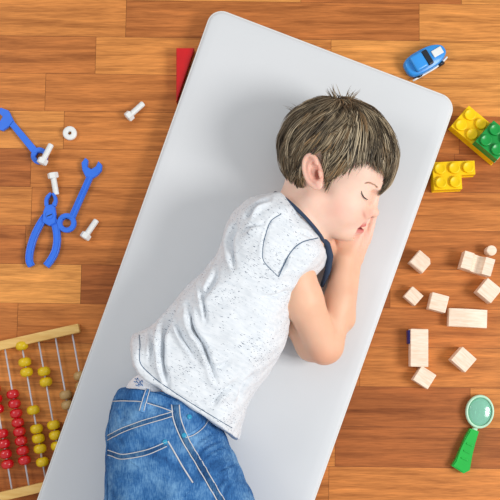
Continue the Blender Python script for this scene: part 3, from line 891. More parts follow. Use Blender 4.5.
# ---------------------------------------------------------------- t-shirt
def build_shirt():
    F = Field(axis([(-0.23, 0.14, 0.0019)]), axis([(-0.33, 0.13, 0.0019)]), axis([(0.022, 0.19, 0.0024)]))
    zc = 0.098
    outline = [(281, 196), (262, 200), (248, 207), (234, 220), (225, 240), (220, 256), (210, 268), (194, 283), (175, 303), (158, 322), (130, 337),
               (112, 352), (108, 385), (140, 420), (190, 450), (232, 466), (240, 440), (247, 405), (265, 377), (281, 352), (288, 328), (290, 305), (299, 290), (315, 276), (323, 262), (321, 242), (300, 216)]
    add_pillow(F, outline, zc, 0.068, 0.040, 0.0, 10)
    add_cone(F, W(268, 236, .118), W(250, 290, .100), .050, .050, .03)
    add_cone(F, W(225, 330, .100), W(190, 375, .100), .058, .060, .04)
    add_cone(F, W(292, 228, .085), W(313, 250, .070), .028, .024, .02)
    def cut(p0, p1, keep, sharp=0.0, zt=0.1):
        a = at(*p0, zt); b = at(*p1, zt); e = (b-a)[:2]; n = np.array((-e[1], e[0])); n /= np.linalg.norm(n)
        kp = at(*keep, zt)[:2]
        if (kp-a[:2])@n > 0: n = -n
        return lambda X, Y, Z: (X-a[0])*n[0]+(Y-a[1])*n[1]+0*Z
    big = (np.array((-1, -1, -1)), np.array((1, 1, 1)))
    F.apply(lambda X, Y, Z: (MAT_TOP+0.0030-Z)+0*X+0*Y, *big, 0.01, 'int')
    F.apply(cut((277, 192), (322, 237), (250, 260)), *big, 0.005, 'int')           # neckline
    tube_ = cone_fn(W(276, 232, .132), W(303, 268, .120), .0365, .0385); pl = cut((327, 247), (284, 291), (270, 250), zt=.125)
    def sleeve(X, Y, Z): return -smin(-tube_(X, Y, Z), -pl(X, Y, Z), .003)
    F.apply(sleeve, W(276, 232, .132)-0.08, W(303, 268, .12)+0.08, .012, 'u')
    F.apply(cut((277, 192), (322, 237), (250, 260)), *big, 0.004, 'int')
    hem = [(120, 325), (131, 352), (134, 371), (160, 394), (200, 418), (236, 441), (262, 462)]
    # hollow at the cuff and the hem so the cloth has a lip
    hemcut = smooth_line([(131, 333), (132, 352), (135, 368), (144, 379), (170, 395), (202, 415), (234, 438)], 40)
    prismpoly = [(-200, -100), (-200, 300)]+[(60, 300), (131, 333)][1:]+[tuple(p) for p in hemcut[1:]]+[(260, 452), (700, 452), (700, -100)]
    def hemfn(X, Y, Z):
        Xb, Yb, Zb = np.broadcast_arrays(X, Y, Z)
        P_ = np.stack((Xb.ravel(), Yb.ravel(), Zb.ravel()), 1); a_, b_ = to_px(P_)
        return (-poly_dist(prismpoly, a_, b_)*px_m).reshape(Xb.shape)
    F.apply(hemfn, at(80, 490, .1)*[1, 1, 0], at(275, 315, .1)*[1, 1, 0]+np.array((0, 0, .2)), 0.003, 'int')
    P, Q = surface_net(F); P = relax(P, Q, 4, 0.5)
    Nn = vnormals(P, Q)
    lines = [
        ([(182, 290), (164, 328), (162, 360), (168, 386)], 2.52, 0.0140, 0.0073),
        ([(188, 305), (192, 328), (204, 348), (216, 381)], 2.38, 0.0151, 0.0078),
        ([(175, 322), (182, 338), (195, 357)], 1.93, 0.0091, 0.0049),
        ([(200, 285), (203, 303), (206, 322)], 1.78, 0.0078, 0.0043),
        ([(236, 223), (230, 242), (234, 268)], 2.22, 0.0108, 0.0059),
        ([(247, 218), (256, 206), (270, 199)], 1.93, 0.0096, 0.0054),
        ([(243, 232), (252, 226), (266, 224)], 1.78, 0.0051, 0.0030),
        ([(150, 326), (152, 345), (150, 362)], 1.93, 0.0062, 0.0034),
        ([(288, 290), (276, 296), (262, 296)], 1.93, 0.0059, 0.0026),
        ([(212, 405), (222, 393), (236, 384)], 2.22, 0.0056, 0.0034),
        ([(256, 372), (244, 386), (238, 404)], 2.22, 0.0051, 0.0030),
        ([(218, 262), (214, 280), (200, 300)], 2.38, 0.0059, 0.0034),
        ([(276, 276), (283, 268), (287, 258)], 1.93, 0.0051, 0.0026),
        ([(232, 360), (222, 366), (206, 368)], 2.38, 0.0042, 0.0023),
        ([(316, 240), (306, 234), (296, 232)], 1.63, 0.0035, 0.0019),
        ([(318, 238), (301.5, 242.5), (289.5, 254), (278.5, 277)], 1.5, .0016, .0010),
        ([(281, 214), (271, 221), (265.5, 235), (262.7, 249.5), (264, 261.5), (277.5, 276)], 1.5, .0018, .0012),
        ([(139, 333), (140, 345), (140, 362), (150, 374), (168, 388), (199, 408), (232, 428)], 1.4, .0014, .0008),

    ]
    P = creases(P, Nn, lines)
    # soft unevenness of worn cloth
    Nn = vnormals(P, Q)
    w = sum(np.sin(P@np.array(k)*f+ph) for k, f, ph in (((1, .5, .3), 120, 0), ((-.4, 1, .2), 95, 1.3), ((.8, -1, .5), 150, 2.1), ((.2, 1, 1), 210, .4)))
    P = P+Nn*(w*0.00055)[:, None]
    o = mesh_np('t_shirt', P-np.array(child.location), Q, M['shirt'], child)
    b = bvh_of(o)
    cseam('hem_stitch', b, [(139, 333), (140, 345), (140, 362), (150, 374), (168, 388), (199, 408), (232, 428)], .8, M['blueseam'], o, lift=0.0)
    cseam('shoulder_seam', b, [(281, 214), (271, 221), (265.5, 235), (262.7, 249.5), (264, 261.5), (277.5, 276)], .7, M['blueseam'], o, lift=0.0)
    cseam('cuff_seam', b, [(318, 238), (301.5, 242.5), (289.5, 254), (278.5, 277)], 1.0, M['blueseam'], o, lift=0.0)
    # ribbed collar round the neck
    bm = bmesh.new(); c = (np.array(W(277, 192, .10))+np.array(W(325, 240, .10)))/2; e = np.array(W(325, 240, .10))-np.array(W(277, 192, .10)); ra = np.linalg.norm(e)/2; e /= 2*ra
    up = np.array((0, 0, 1.0)); nn = np.cross(e, up); nn /= np.linalg.norm(nn)
    c = c-nn*np.sign(nn@(c-W(250, 290, .1)))*0.0042
    pts = [Vector(c+e*math.cos(t)*ra*1.0+up*math.sin(t)*0.054-nn*0.0*math.sin(t)-np.array(child.location)) for t in [2*math.pi*i/64 for i in range(65)]]
    for p in pts: p.z = max(p.z, MAT_TOP+0.004-child.location.z)
    rad = [0.0032]*len(pts)
    tube(bm, pts, rad, 10, 0.8, Vector(nn), cap=False)
    fr = [Vector(W(*q)-np.array(child.location)) for q in ((319, 235, .112), (327, 244, .098), (330, 256, .086), (328, 270, .074), (322, 286, .062))]
    tube(bm, fr, [.003, .0045, .005, .0045, .003], 10, 1.6, Vector((0, 0, 1)))
    obj('collar', bm, M['navy'], o)
    return o
shirt = build_shirt()

# ---------------------------------------------------------------- jeans
def build_jeans():
    F = Field(axis([(-0.24, 0.09, 0.0026)]), axis([(-0.86, -0.36, 0.006), (-0.36, -0.16, 0.0022)]), axis([(0.022, 0.19, 0.0026)]))
    zc = 0.10
    outline = [(137, 362), (124, 381), (114, 399), (108, 420), (106, 450), (105, 485), (103, 530), (110, 585), (160, 610), (230, 600), (276, 560), (262, 515), (248, 487), (234, 456), (224, 434), (215, 420), (205, 395), (170, 372), (140, 366)]
    add_pillow(F, outline, zc, 0.071, 0.055, 0.0, 10)
    add_chain(F, [W(170, 440, .112), W(190, 500, .115), W(243, 605, .088), W(240, 628, .082), W(175, 738, .066)], [.058, .062, .050, .047, .036], .03)
    add_chain(F, [W(160, 450, .09), W(165, 540, .085), W(186, 650, .075), W(125, 775, .066)], [.056, .054, .046, .036], .02)
    big = (np.array((-1, -1, -1)), np.array((1, 1, 1)))
    F.apply(lambda X, Y, Z: (MAT_TOP+0.0030-Z)+0*X+0*Y, *big, 0.01, 'int')
    # waistband opening
    a = at(118, 387, zc); b_ = at(240, 396, zc); e = (b_-a)[:2]; n = np.array((-e[1], e[0])); n /= np.linalg.norm(n)
    n = n if n[1] > 0 else -n
    F.apply(lambda X, Y, Z: (X-a[0])*n[0]+(Y-a[1])*n[1]+0*Z, *big, 0.003, 'int')
    P, Q = surface_net(F); P = relax(P, Q, 4, 0.5); Nn = vnormals(P, Q)
    lines = [
        ([(222, 438), (206, 446), (196, 462)], 2.4, .0060, .0036),
        ([(224, 446), (214, 450), (206, 456), (202, 468)], 1.8, .0042, .0026),
        ([(236, 462), (224, 468), (216, 474)], 1.8, .0040, .0026),
        ([(232, 480), (226, 490), (224, 504)], 2.4, .0040, .0026),
        ([(150, 402), (152, 408), (160, 415)], 1.6, .0024, .0016),
        ([(118, 405), (122, 412), (120, 424)], 1.6, .0022, .0016),
        ([(230, 452), (212, 462), (204, 478)], 2.6, .0045, .0030),
        ([(240, 472), (222, 480), (214, 494)], 2.6, .0040, .0026),
        ([(214, 432), (200, 440), (190, 450)], 2.2, .0035, .0022),
        ([(110, 470), (128, 478), (150, 492)], 3.2, .0028, .0020),
        ([(112, 412), (126, 418), (146, 416)], 2.4, .0020, .0014),
        ([(160, 462), (172, 478), (180, 496)], 2.6, .0024, .0016),
        ([(110, 432), (118, 440), (124, 448)], 2.0, .0018, .0014),
    ]
    P = creases(P, Nn, lines)
    Nn = vnormals(P, Q)
    w = sum(np.sin(P@np.array(k)*f+ph) for k, f, ph in (((1, .5, .3), 140, 0), ((-.4, 1, .2), 115, 1.3), ((.8, -1, .5), 190, 2.1)))
    P = P+Nn*(w*0.0006)[:, None]; P = relax(P, Q, 1, 0.4)
    o = mesh_np('jeans', P-np.array(child.location), Q, M['denim'], child)
    b = bvh_of(o)
    wb = cseam('waistband', b, [(114, 394.5), (130, 394.5), (150, 397), (170, 403)], 12, M['denim'], o, thick=0.0016)
    cseam('waistband_stitch', b, [(112, 401.5), (126, 401), (142, 402), (158, 406.5), (172, 411.5)], 1.0, M['stitch'], o, thick=.0009, lift=.0004)
    lp = cseam('belt_loop', b, [(149, 387), (147, 393), (145, 400), (142, 412)], 6.0, M['seam'], o, thick=0.0022, lift=.0008)
    for dx in (-2.1, 2.1): cseam('loop_stitch', b, [(149+dx, 388), (147+dx, 394), (145+dx, 401), (142+dx, 411)], 0.8, M['stitch'], o, thick=.0007, lift=.0029)
    cseam('yoke_seam', b, [(108, 438), (122, 430.5), (138, 424.5), (156, 419), (173, 414)], 5.0, M['seamdark'], o, thick=.0009)
    for dy in (-2.3, 2.3): cseam('yoke_stitch', b, [(108, 438+dy), (122, 430.5+dy), (138, 424.5+dy), (156, 419+dy), (173, 414+dy)], 0.8, M['stitch'], o, thick=.0006, lift=.0009)
    cseam('outer_seam', b, [(115.5, 399), (110.5, 412), (108.6, 430), (108.0, 450), (108, 470), (107.5, 500)], 2.2, M['seamdark'], o, thick=.0012)
    # back pocket: a raised patch bounded by its stitching
    corners = [(109, 450), (124, 454), (146, 450), (168, 441), (180, 462), (193, 482), (180, 500), (150, 512), (128, 506), (110, 490)]
    pk = smooth_line(corners, 60, True); pts, nor = chits(b, pk, 0.0012)
    bm = bmesh.new(); bmesh_v = []
    cen = np.mean(np.array(pk), 0); rings = []
    for s in (1.0, 0.985, 0.8, 0.55, 0.3):
        pr = [cen+(np.array(p)-cen)*s for p in pk]; q, _ = chits(b, pr, 0.0 if s == 1.0 else 0.0015)
        if len(q) == len(pk): rings.append([bm.verts.new(v) for v in q])
    for ra, rb in zip(rings, rings[1:]):
        for i in range(len(ra)): bm.faces.new((ra[i], ra[(i+1) % len(ra)], rb[(i+1) % len(ra)], rb[i]))
    if rings: bm.faces.new(rings[-1])
    pocket = obj('back_pocket', bm, M['denim'], o)
    for dd, wd in ((0, .9), (5, .9)):
        cseam('pocket_stitch', b, [(109, 450+dd), (124, 454+dd), (146, 450+dd), (167, 441.5+dd)], wd, M['stitch'], o, thick=.0007, lift=.0018)
    cseam('pocket_hem', b, [(109, 452.5), (124, 456.5), (146, 452.5), (167, 444)], 4.6, M['seamdark'], o, thick=.0008, lift=.0014)
    cseam('pocket_stitch', b, [(168, 441), (175, 453), (183, 467), (193, 483)], 1.4, M['stitch'], o, thick=.0007, lift=.0018)
    # side seam with double stitching
    cseam('side_seam', b, [(176, 405), (178, 420), (186, 440), (199, 462), (214, 488), (224, 505)], 6, M['seamdark'], o, thick=.0010)
    for dx in (-4.5, 3.0): cseam('side_stitch', b, [(176+dx, 405), (178+dx, 420), (186+dx, 440), (199+dx, 462), (214+dx, 488), (224+dx, 505)], 1.1, M['stitch'], o, thick=.0008, lift=.0008)
    cseam('front_pocket_edge', b, [(184, 436), (192, 433), (201, 426), (206, 418)], 2.6, M['seam'], o, thick=.0010)
    cseam('front_pocket_stitch', b, [(185, 438), (194, 435), (203, 428), (209, 419)], 0.8, M['stitch'], o, thick=.0007, lift=.0006)
    for (x, y) in ((165, 442), (184, 435.5), (189, 417)):
        p, nn = chits(b, [(x, y)], 0.001)
        if p:
            bm = bmesh.new(); q = nn[0].to_track_quat('Z', 'Y').to_matrix().to_4x4(); q.translation = p[0]
            lathe(bm, [(0, -.001), (.0034, -.001), (.0036, .0004), (.0028, .0014), (.0014, .0016), (0, .0012)], 16, q)
            tag(obj('rivet', bm, M['teal'], o), 'small teal rivet')
    # underwear band showing above the waist
    F = Field(axis([(-0.21, -0.10, 0.002)]), axis([(-0.24, -0.15, 0.002)]), axis([(0.03, 0.18, 0.003)]))
    add_ell(F, W(150, 398, .10), np.eye(3), (.036, .036, .060), .001)
    P, Q = surface_net(F)
    u = mesh_np('briefs', P-np.array(child.location), Q, M['brief'], child); tag(u, 'white underwear with blue print')
    b2 = bvh_of(u); rnd = random.Random(2)
    for i in range(12):
        x, y = 128+rnd.uniform(-3, 12), 376+rnd.uniform(0, 9)
        P_, _ = chits(b2, [(x, y), (x+1.6, y+1), (x+2.6, y-0.6), (x+3.2, y+1.6)], 0.0003)
        if len(P_) == 4: bm = bmesh.new(); tube(bm, P_, .0006, 5); obj('print_mark', bm, M['print'], u)
    return o
jeans = build_jeans()

# ============================================================ TOYS
def fp(px, py, z=0.0): return Vector(at(px, py, z))
def poly_local(pts, o, z):
    return [tuple((np.array(at(x, y, z))-np.array(o))[:2]) for x, y in pts]
def strip_outline(line, widths):
    """outline of a flat bar of varying width along a line (pixels)"""
    P = [np.array(p, float) for p in line]; n = len(P); Lf, Rt = [], []
    for i in range(n):
        t = P[min(i+1, n-1)]-P[max(i-1, 0)]; t /= np.linalg.norm(t); nn = np.array((-t[1], t[0])); w = widths[i]/2
        Lf.append(P[i]+nn*w); Rt.append(P[i]-nn*w)
    return Lf+Rt[::-1]
def circle(cx, cy, r, n=28, rx=1.0): return [(cx+r*rx*math.cos(2*math.pi*i/n), cy+r*math.sin(2*math.pi*i/n)) for i in range(n)]

# ---- pliers
def pliers():
    o = at(48.5, 228, 0)
    t = thing('toy_pliers', o, 'blue plastic toy pliers with two curved handles, beside the long toy wrench', 'toy tool')
    def bar(name, line, w, z0, z1, bev=.0006, holes=(), par=None):
        sm = smooth_line(line, 24); ws = np.interp(np.linspace(0, 1, len(sm)), np.linspace(0, 1, len(w)), w)
        bm = bmesh.new(); prism(bm, poly_local(strip_outline(sm, ws), o, .006), z0, z1, bev)
        return obj(name, bm, M['blue'], par or t, smooth=False)
    for nm, line in (('l', [(45.5, 216), (40, 224), (34, 236), (30, 249), (29, 260), (31.5, 266)]), ('r', [(52, 217), (55.5, 227), (57, 239), (55, 251), (50.5, 260), (46, 266)])):
        h = bar('handle', line, [6, 6.8, 7.2, 7.4, 7.2, 6.2], 0.0, .0062)
        sm = smooth_line(line, 24)
        for side in (-1, 1):     # raised rims along both edges
            off = strip_outline(sm, [6.0]*len(sm)); k = len(sm); edge = off[:k] if side < 0 else off[k:]
            bm = bmesh.new(); tube(bm, [Vector((*q, .0066)) for q in poly_local(edge, o, .006)], .00095, 6)
            obj('rim', bm, M['blue'], h)
    body = [(42.5, 222), (43.2, 212), (45.5, 205.5), (51.5, 204.5), (55, 207), (56, 214), (55.5, 223), (49.5, 226)]
    bm = bmesh.new(); prism(bm, poly_local(body, o, .008), .0015, .0092, .0008); obj('joint', bm, M['blue'], t, False)
    for line in ([(46.8, 206), (46.4, 200), (48.5, 196), (51.2, 193.2)], [(53.8, 206), (55.6, 201), (55.0, 197), (52.8, 193.2)]):
        bar('jaw', line, [4.0, 3.6, 3.2, 2.2], .0015, .0085)
    bm = bmesh.new(); prism(bm, poly_local(circle(49.3, 215.3, 3.8), o, .009), .008, .0106, .0006); sc_ = obj('pivot', bm, M['blue'], t, False)
    bm = bmesh.new(); c = at(49.3, 215.3, .0106)-o
    bm_box(bm, .0085, .0014, .0006, (c[0], c[1], .0107), rot=Matrix.Rotation(.4, 3, 'Z')); obj('slot', bm, M['black'], sc_, False)
pliers()

# ---- wrenches
def wrench():
    o = at(78, 195, 0)
    bm = bmesh.new()
    z = .004
    ring = circle(66.8, 223.0, 9.6, 36)
    hole = circle(66.8, 223.2, 4.6, 12)
    prism(bm, poly_local(ring, o, z), 0, .0075, .0008, [poly_local(hole, o, z)])
    shaft = [(69.0, 216), (87.5, 175), (93.5, 177), (75.0, 218.5)]
    prism(bm, poly_local(shaft, o, z), .0004, .0070, .0006)
    head = [(85.8, 177), (82.5, 170), (81.8, 163.0), (85.5, 158.2), (88.4, 160.5), (87.6, 167.2), (91.4, 169.6), (96.0, 166.8), (98.8, 161.6), (102.2, 165.4), (101.8, 170.8), (97.8, 175.4), (93.6, 178.2)]
    prism(bm, poly_local(head, o, z), 0, .0075, .0007)
    for e in (((71.5, 216), (88.6, 177.5)), ((75.2, 217.5), (92.2, 178.8))):
        tube(bm, [Vector((*q, .0074)) for q in poly_local(e, o, z)], .0007, 6)
    t = obj('toy_wrench', bm, M['blue'], None, False, o)
    tag(t, 'long blue toy wrench with a ring at one end and open jaw at the other', 'toy tool')
    # second one
    o = at(25, 140, 0); bm = bmesh.new()
    prism(bm, poly_local(circle(39.5, 156, 8.4, 32), o, z), 0, .0068, .0008, [poly_local(circle(40, 156.5, 4.3, 6), o, z)])
    prism(bm, poly_local([(37.6, 149), (12, 119), (7.5, 123), (32.2, 153.5)], o, z), .0004, .0062, .0006)
    prism(bm, poly_local([(14, 121), (9, 111), (1, 108), (-2, 112), (3, 117), (0, 122), (-6, 122), (-5, 128), (3, 131), (10, 126)], o, z), 0, .0068, .0006)
    t = obj('toy_wrench', bm, M['blue'], None, False, o)
    tag(t, 'short blue toy wrench whose ring has a white bolt lying on it', 'toy tool')
wrench()

# ---- bolts
def bolt(hx, hy, tx, ty, label, z=0.0, first=None):
    """hx,hy: middle of the head; tx,ty: tip"""
    o = fp(hx, hy, 0); o.z = z; d = fp(tx, ty, .005)-fp(hx, hy, .007); d.z = 0; ln = d.length; ang = math.atan2(d.y, d.x)
    t = thing('toy_bolt', o, label, 'toy bolt', 'white toy bolts and nut', ang)
    if first is None:
        lean = Matrix.Rotation(math.radians(90+7), 4, 'Y')
        bm = bmesh.new(); m = Matrix.Translation((-.0045, 0, .0083)) @ lean
        vs = bm_cyl(bm, .0080, .0080, .0085, seg=6, bevel=.0007)
        for v in vs: v.co = m @ v.co
        vs = bm_cyl(bm, .0042, .0042, .0006, (0, 0, -.0004), seg=6)
        for v in vs: v.co = m @ v.co
        obj('bolt_head', bm, M['white'], t, False)
        bm = bmesh.new(); prof = [(0, .008), (.0045, .008)]; zz = .008
        while zz < ln+.004: prof += [(.0047, zz), (.0041, zz+.0008)]; zz += .0016
        prof += [(.0036, zz), (0, zz)]
        lathe(bm, prof, 18, m); obj('bolt_shank', bm, M['white'], t)
    else:
        for ch in first.children: c = ch.copy(); C.objects.link(c); c.parent = t
    return t
b0 = bolt(54, 176.5, 57, 195, 'white toy bolt lying head up just above the tip of the blue pliers')
bolt(44.5, 163, 52, 148, 'white toy bolt lying across the ring of the short blue wrench', .0070, b0)
bolt(86.5, 236.5, 95, 224, 'white toy bolt lying alone between the ring of the long wrench and the mat', 0, b0)
bolt(130, 117, 142.5, 105.5, 'white toy bolt nearest to the upper left corner of the mat', 0, b0)
bm = bmesh.new(); lathe(bm, [(.0028, 0), (.0100, 0), (.0105, .0008), (.0105, .0062), (.0096, .0075), (.0034, .0075), (.0028, .0066), (.0028, 0)], 32)
tag(obj('toy_nut', bm, M['white'], None, True, fp(70.3, 133.8)), 'round white toy nut with a small centre hole, lying flat on the wooden floor', 'toy nut', 'white toy bolts and nut')

# ---- abacus: lies flat, its right end under the mat's edge
def abacus():
    z = .010
    A = at(79.5, 328, z); e1 = (at(28, 339.8, z)-at(79, 328.3, z)); e1[2] = 0; e1 /= np.linalg.norm(e1)      # along the bar to the left
    e2 = (at(52.5, 422, z)-at(38.2, 342, z)); e2[2] = 0; e2 /= np.linalg.norm(e2)
    org = at(72, 380, 0)
    t = thing('abacus', org, 'wooden abacus with red, yellow and natural beads, tucked under the mat edge', 'abacus')
    p = lambda a, b, zz=z: Vector(A+e1*a+e2*b-org+np.array((0, 0, zz-z)))
    LB, LR = 122*MM, 143*MM
    for b, nm in ((0, 'frame_bar'), (LR, 'frame_bar')):
        bm = bmesh.new(); hw = .0066
        nrm = np.cross((0, 0, 1), e1)
        ang = math.atan2(e1[1], e1[0])
        bm_box(bm, LB, hw*2, .0155, rot=Matrix.Rotation(ang, 3, 'Z'), c=p(LB/2-.0, b, .0082), bevel=.0012)
        obj('frame_bar', bm, M['pine'], t, False)
    pitch = 16.9*MM; a0 = 8.0*MM
    bb = bmesh.new()
    lathe(bb, [(0.0016, -.0064), (.0050, -.0066), (.0085, -.0042), (.0096, 0), (.0085, .0042), (.0050, .0066), (.0016, .0064)], 20)
    proto = {}
    rotm = Vector((0, 0, 1)).rotation_difference(Vector(e2)).to_matrix().to_4x4()
    for v in bb.verts: v.co = rotm @ v.co
    # distances along each rod, in pixels from the upper bar, counted from the rod nearest the mat
    rods = [
        ('bead_t', [46, 56, 98, 108, 118]), ('bead_t', [61, 71, 92, 104, 114]),
        ('bead_y', [34, 44.5, 87, 97, 107.5, 118]), ('bead_y', [4.5, 21, 31, 68.5, 87, 96.5, 106.5, 119.5]),
        ('bead_r', [49, 58.5, 68, 77, 86, 95, 104.5, 114]), ('bead_r', [40, 50, 60, 84, 94, 104, 114]), ('bead_y', [8, 18, 60, 84, 94, 104])]
    for i, (col, beads) in enumerate(rods):
        a = a0+pitch*i
        bm = bmesh.new(); tube(bm, [p(a, -.002, .0105), p(a, LR+.002, .0105)], .0013, 8); obj('rod', bm, M['steel'], t)
        for b in beads:
            if col not in proto:
                o = obj('bead', bb.copy(), M[col], t); proto[col] = o
                tag(o, {'bead_t': 'natural wood bead', 'bead_y': 'yellow bead', 'bead_r': 'glossy red bead'}[col])
            else: o = proto[col].copy(); C.objects.link(o); o.parent = t
            o.location = p(a, b*MM, .0105)
abacus()

# ---- wooden blocks
def block(cx, cy, w, h, deg, label, height=None, name='wooden_block', shape=None, mat='beech', z=0.0):
    """cx,cy: middle of the top face in the photo; deg clockwise"""
    ht = height if height else min(w, h)*MM*0.94
    o = fp(cx, cy, ht+z); o.z = z; a = -math.radians(deg)
    w_, h_ = w*MM*0.985, h*MM*0.985; bm = bmesh.new()
    if shape: shape(bm, w_, h_, ht)
    else: bm_box(bm, w_, h_, ht, (0, 0, ht/2), bevel=.0010)
    ob = obj(name, bm, M[mat], None, False, o); ob.rotation_euler = (0, 0, a)
    return tag(ob, label, 'toy block', 'pale wooden blocks' if mat == 'beech' else None)
def chamfered(bm, w, h, t):
    c = w*.22; prism(bm, [(-w/2, -h/2), (w/2, -h/2), (w/2, h/2-c), (w/2-c, h/2), (-w/2, h/2)], 0, t, .0009)
def bridge(bm, w, h, t):
    prof = [(-w/2, 0), (w/2, 0), (w/2, t), (w*.20, t)]+[(w*.20*math.cos(a), t-w*.24*math.sin(a)) for a in np.linspace(0.15, math.pi-.15, 12)]+[(-w*.20, t), (-w/2, t)]
    vs0 = [bm.verts.new((x, -h/2, z)) for x, z in prof]; vs1 = [bm.verts.new((x, h/2, z)) for x, z in prof]; n = len(prof)
    bm.faces.new(vs0); bm.faces.new(vs1[::-1])
    for i in range(n): bm.faces.new((vs0[i], vs1[i], vs1[(i+1) % n], vs0[(i+1) % n]))
def domed(bm, w, h, t):
    prof = [(-w/2, 0), (w/2, 0)]+[(w/2-w*k/12, t*.82+t*.22*math.sin(math.pi*k/12)) for k in range(13)]
    vs0 = [bm.verts.new((x, -h/2, z)) for x, z in prof]; vs1 = [bm.verts.new((x, h/2, z)) for x, z in prof]; n = len(prof)
    bm.faces.new(vs0); bm.faces.new(vs1[::-1])
    for i in range(n): bm.faces.new((vs0[i], vs1[i], vs1[(i+1) % n], vs0[(i+1) % n]))
block(421.3, 261.5, 17.0, 16.0, 41, 'pale wooden cube with one cut corner, highest of the cubes next to the mat', shape=chamfered)
block(413.8, 296, 14.5, 13.5, 42, 'smallest pale wooden cube, closest to the edge of the mat')
block(439, 302.5, 17.2, 17.0, 15, 'pale wooden cube just right of the smallest cube')
block(419.5, 347.8, 17.6, 37.5, 1, 'tall upright pale wooden oblong block, a blue peg at its left side', height=.022)
block(424.8, 377.5, 17.2, 16.6, 33, 'lowest pale wooden cube, touching the foot of the oblong block', height=.021)
block(464.0, 359.5, 18.6, 17.6, 42, 'pale wooden cube standing alone above the green magnifying glass')
block(468.5, 318, 38, 18, 3, 'long pale wooden block with a gently curved top', height=.019, shape=domed)
block(478.0, 263.5, 31, 17.5, 17, 'pale wooden bridge block with a notch cut through its middle', height=.026, shape=bridge)
block(489.5, 290.5, 18, 18, 40, 'pale wooden cube below the notched bridge block')
bm = bmesh.new(); bm_cyl(bm, .0075, .0075, .020, seg=24, bevel=.0008)
tag(obj('wooden_peg', bm, M['beech'], None, False, fp(491.5, 250.5, .018)-Vector((0, 0, .018))), 'short pale round wooden peg above the notched bridge block', 'toy block', 'pale wooden blocks')
bm = bmesh.new(); bm_box(bm, .0042, .020, .017, (0, 0, .0085), bevel=.001)
o = obj('blue_peg', bm, M['navyblue'], None, False, fp(408.9, 337, .010)-Vector((0, 0, .010)))
tag(o, 'small dark blue peg pressed against the tall wooden block', 'toy block')
bm = bmesh.new(); tri = [(176.3, 101.5), (176.3, 48), (194.2, 48)]; oo = at(180, 70, 0)
prism(bm, poly_local(tri, oo, .018), 0, .018, .0008)
tag(obj('red_block', bm, M['red'], None, False, oo), 'red triangular toy block lying against the upper left edge of the mat', 'toy block')

# ---- studded plastic bricks
def brick(ox, oy, deg, cells, pitch, label, mat, z=0.0, hgt=.0215, cat='toy brick'):
    """ox,oy: middle of the first stud's top; cells: (column,row)"""
    o = fp(ox, oy, z+hgt+.005); o.z = z
    t = thing('toy_brick', o, label, cat, 'studded plastic bricks', -math.radians(deg)); p = pitch*MM
    cs = set(cells)
    bm = bmesh.new(); g = .5
    # outline of the cells
    edges = {}
    for (i, j) in cs:
        for (a, b, nb) in (((0, 0), (1, 0), (0, -1)), ((1, 0), (1, 1), (1, 0)), ((1, 1), (0, 1), (0, 1)), ((0, 1), (0, 0), (-1, 0))):
            if (i+nb[0], j+nb[1]) not in cs: edges[(i+a[0], j+a[1])] = (i+b[0], j+b[1])
    st = min(edges); loop = [st]
    while edges[loop[-1]] != st: loop.append(edges[loop[-1]])
    # y runs down the picture
    cor = [((x-.5)*p, -(y-.5)*p) for x, y in loop]
    cx = sum(c[0] for c in cor)/len(cor); cy = sum(c[1] for c in cor)/len(cor)
    prism(bm, cor, .0, hgt, .0007)
    obj('brick_body', bm, M[mat], t, False)
    # foot rim, slightly wider
    q = [(x+(.0006 if x > cx else -.0006), y+(.0006 if y > cy else -.0006)) for x, y in cor]
    bm = bmesh.new(); prism(bm, q, 0, .0035, .0004); obj('foot_rim', bm, M[mat], t, False)
    first = None
    for (i, j) in sorted(cs):
        if first is None:
            bm = bmesh.new()
            lathe(bm, [(0, .0046), (.0060, .0046), (.0066, .0050), (.0078, .0050), (.0084, .0044), (.0086, 0), (0, 0)], 28)
            first = s = obj('stud', bm, M[mat], t)
        else: s = first.copy(); C.objects.link(s); s.parent = t
        s.location = (i*p, -j*p, hgt)
    return t
brick(440.5, 168.3, -2.5, [(0, 0), (1, 0), (2, 0), (0, 1), (1, 1)], 14.0, 'yellow five-stud toy brick touching the right edge of the mat', 'yellow')
brick(461.5, 124.8, 41, [(0, 0), (1, 0), (2, 0), (3, 0), (0, -1), (1, -1), (2, -1), (3, -1)], 14.0, 'yellow toy brick set at an angle near the upper right corner of the mat', 'yellow')
a = math.radians(41); e = (math.cos(a), math.sin(a))
gx, gy = 461.5+14.0*2*e[0], 124.8+14.0*2*e[1]
p0 = fp(461.5, 124.8, .0265); off = Matrix.Rotation(-a, 3, 'Z') @ Vector((2*14.0*MM, 0, 0)); q = p0+off
g = brick(461.5, 124.8, 41, [(0, 0), (1, 0), (0, -1), (1, -1)], 14.0, 'green toy brick plugged onto the angled yellow brick', 'green', z=.0216)
g.location = (q.x, q.y, .0216)

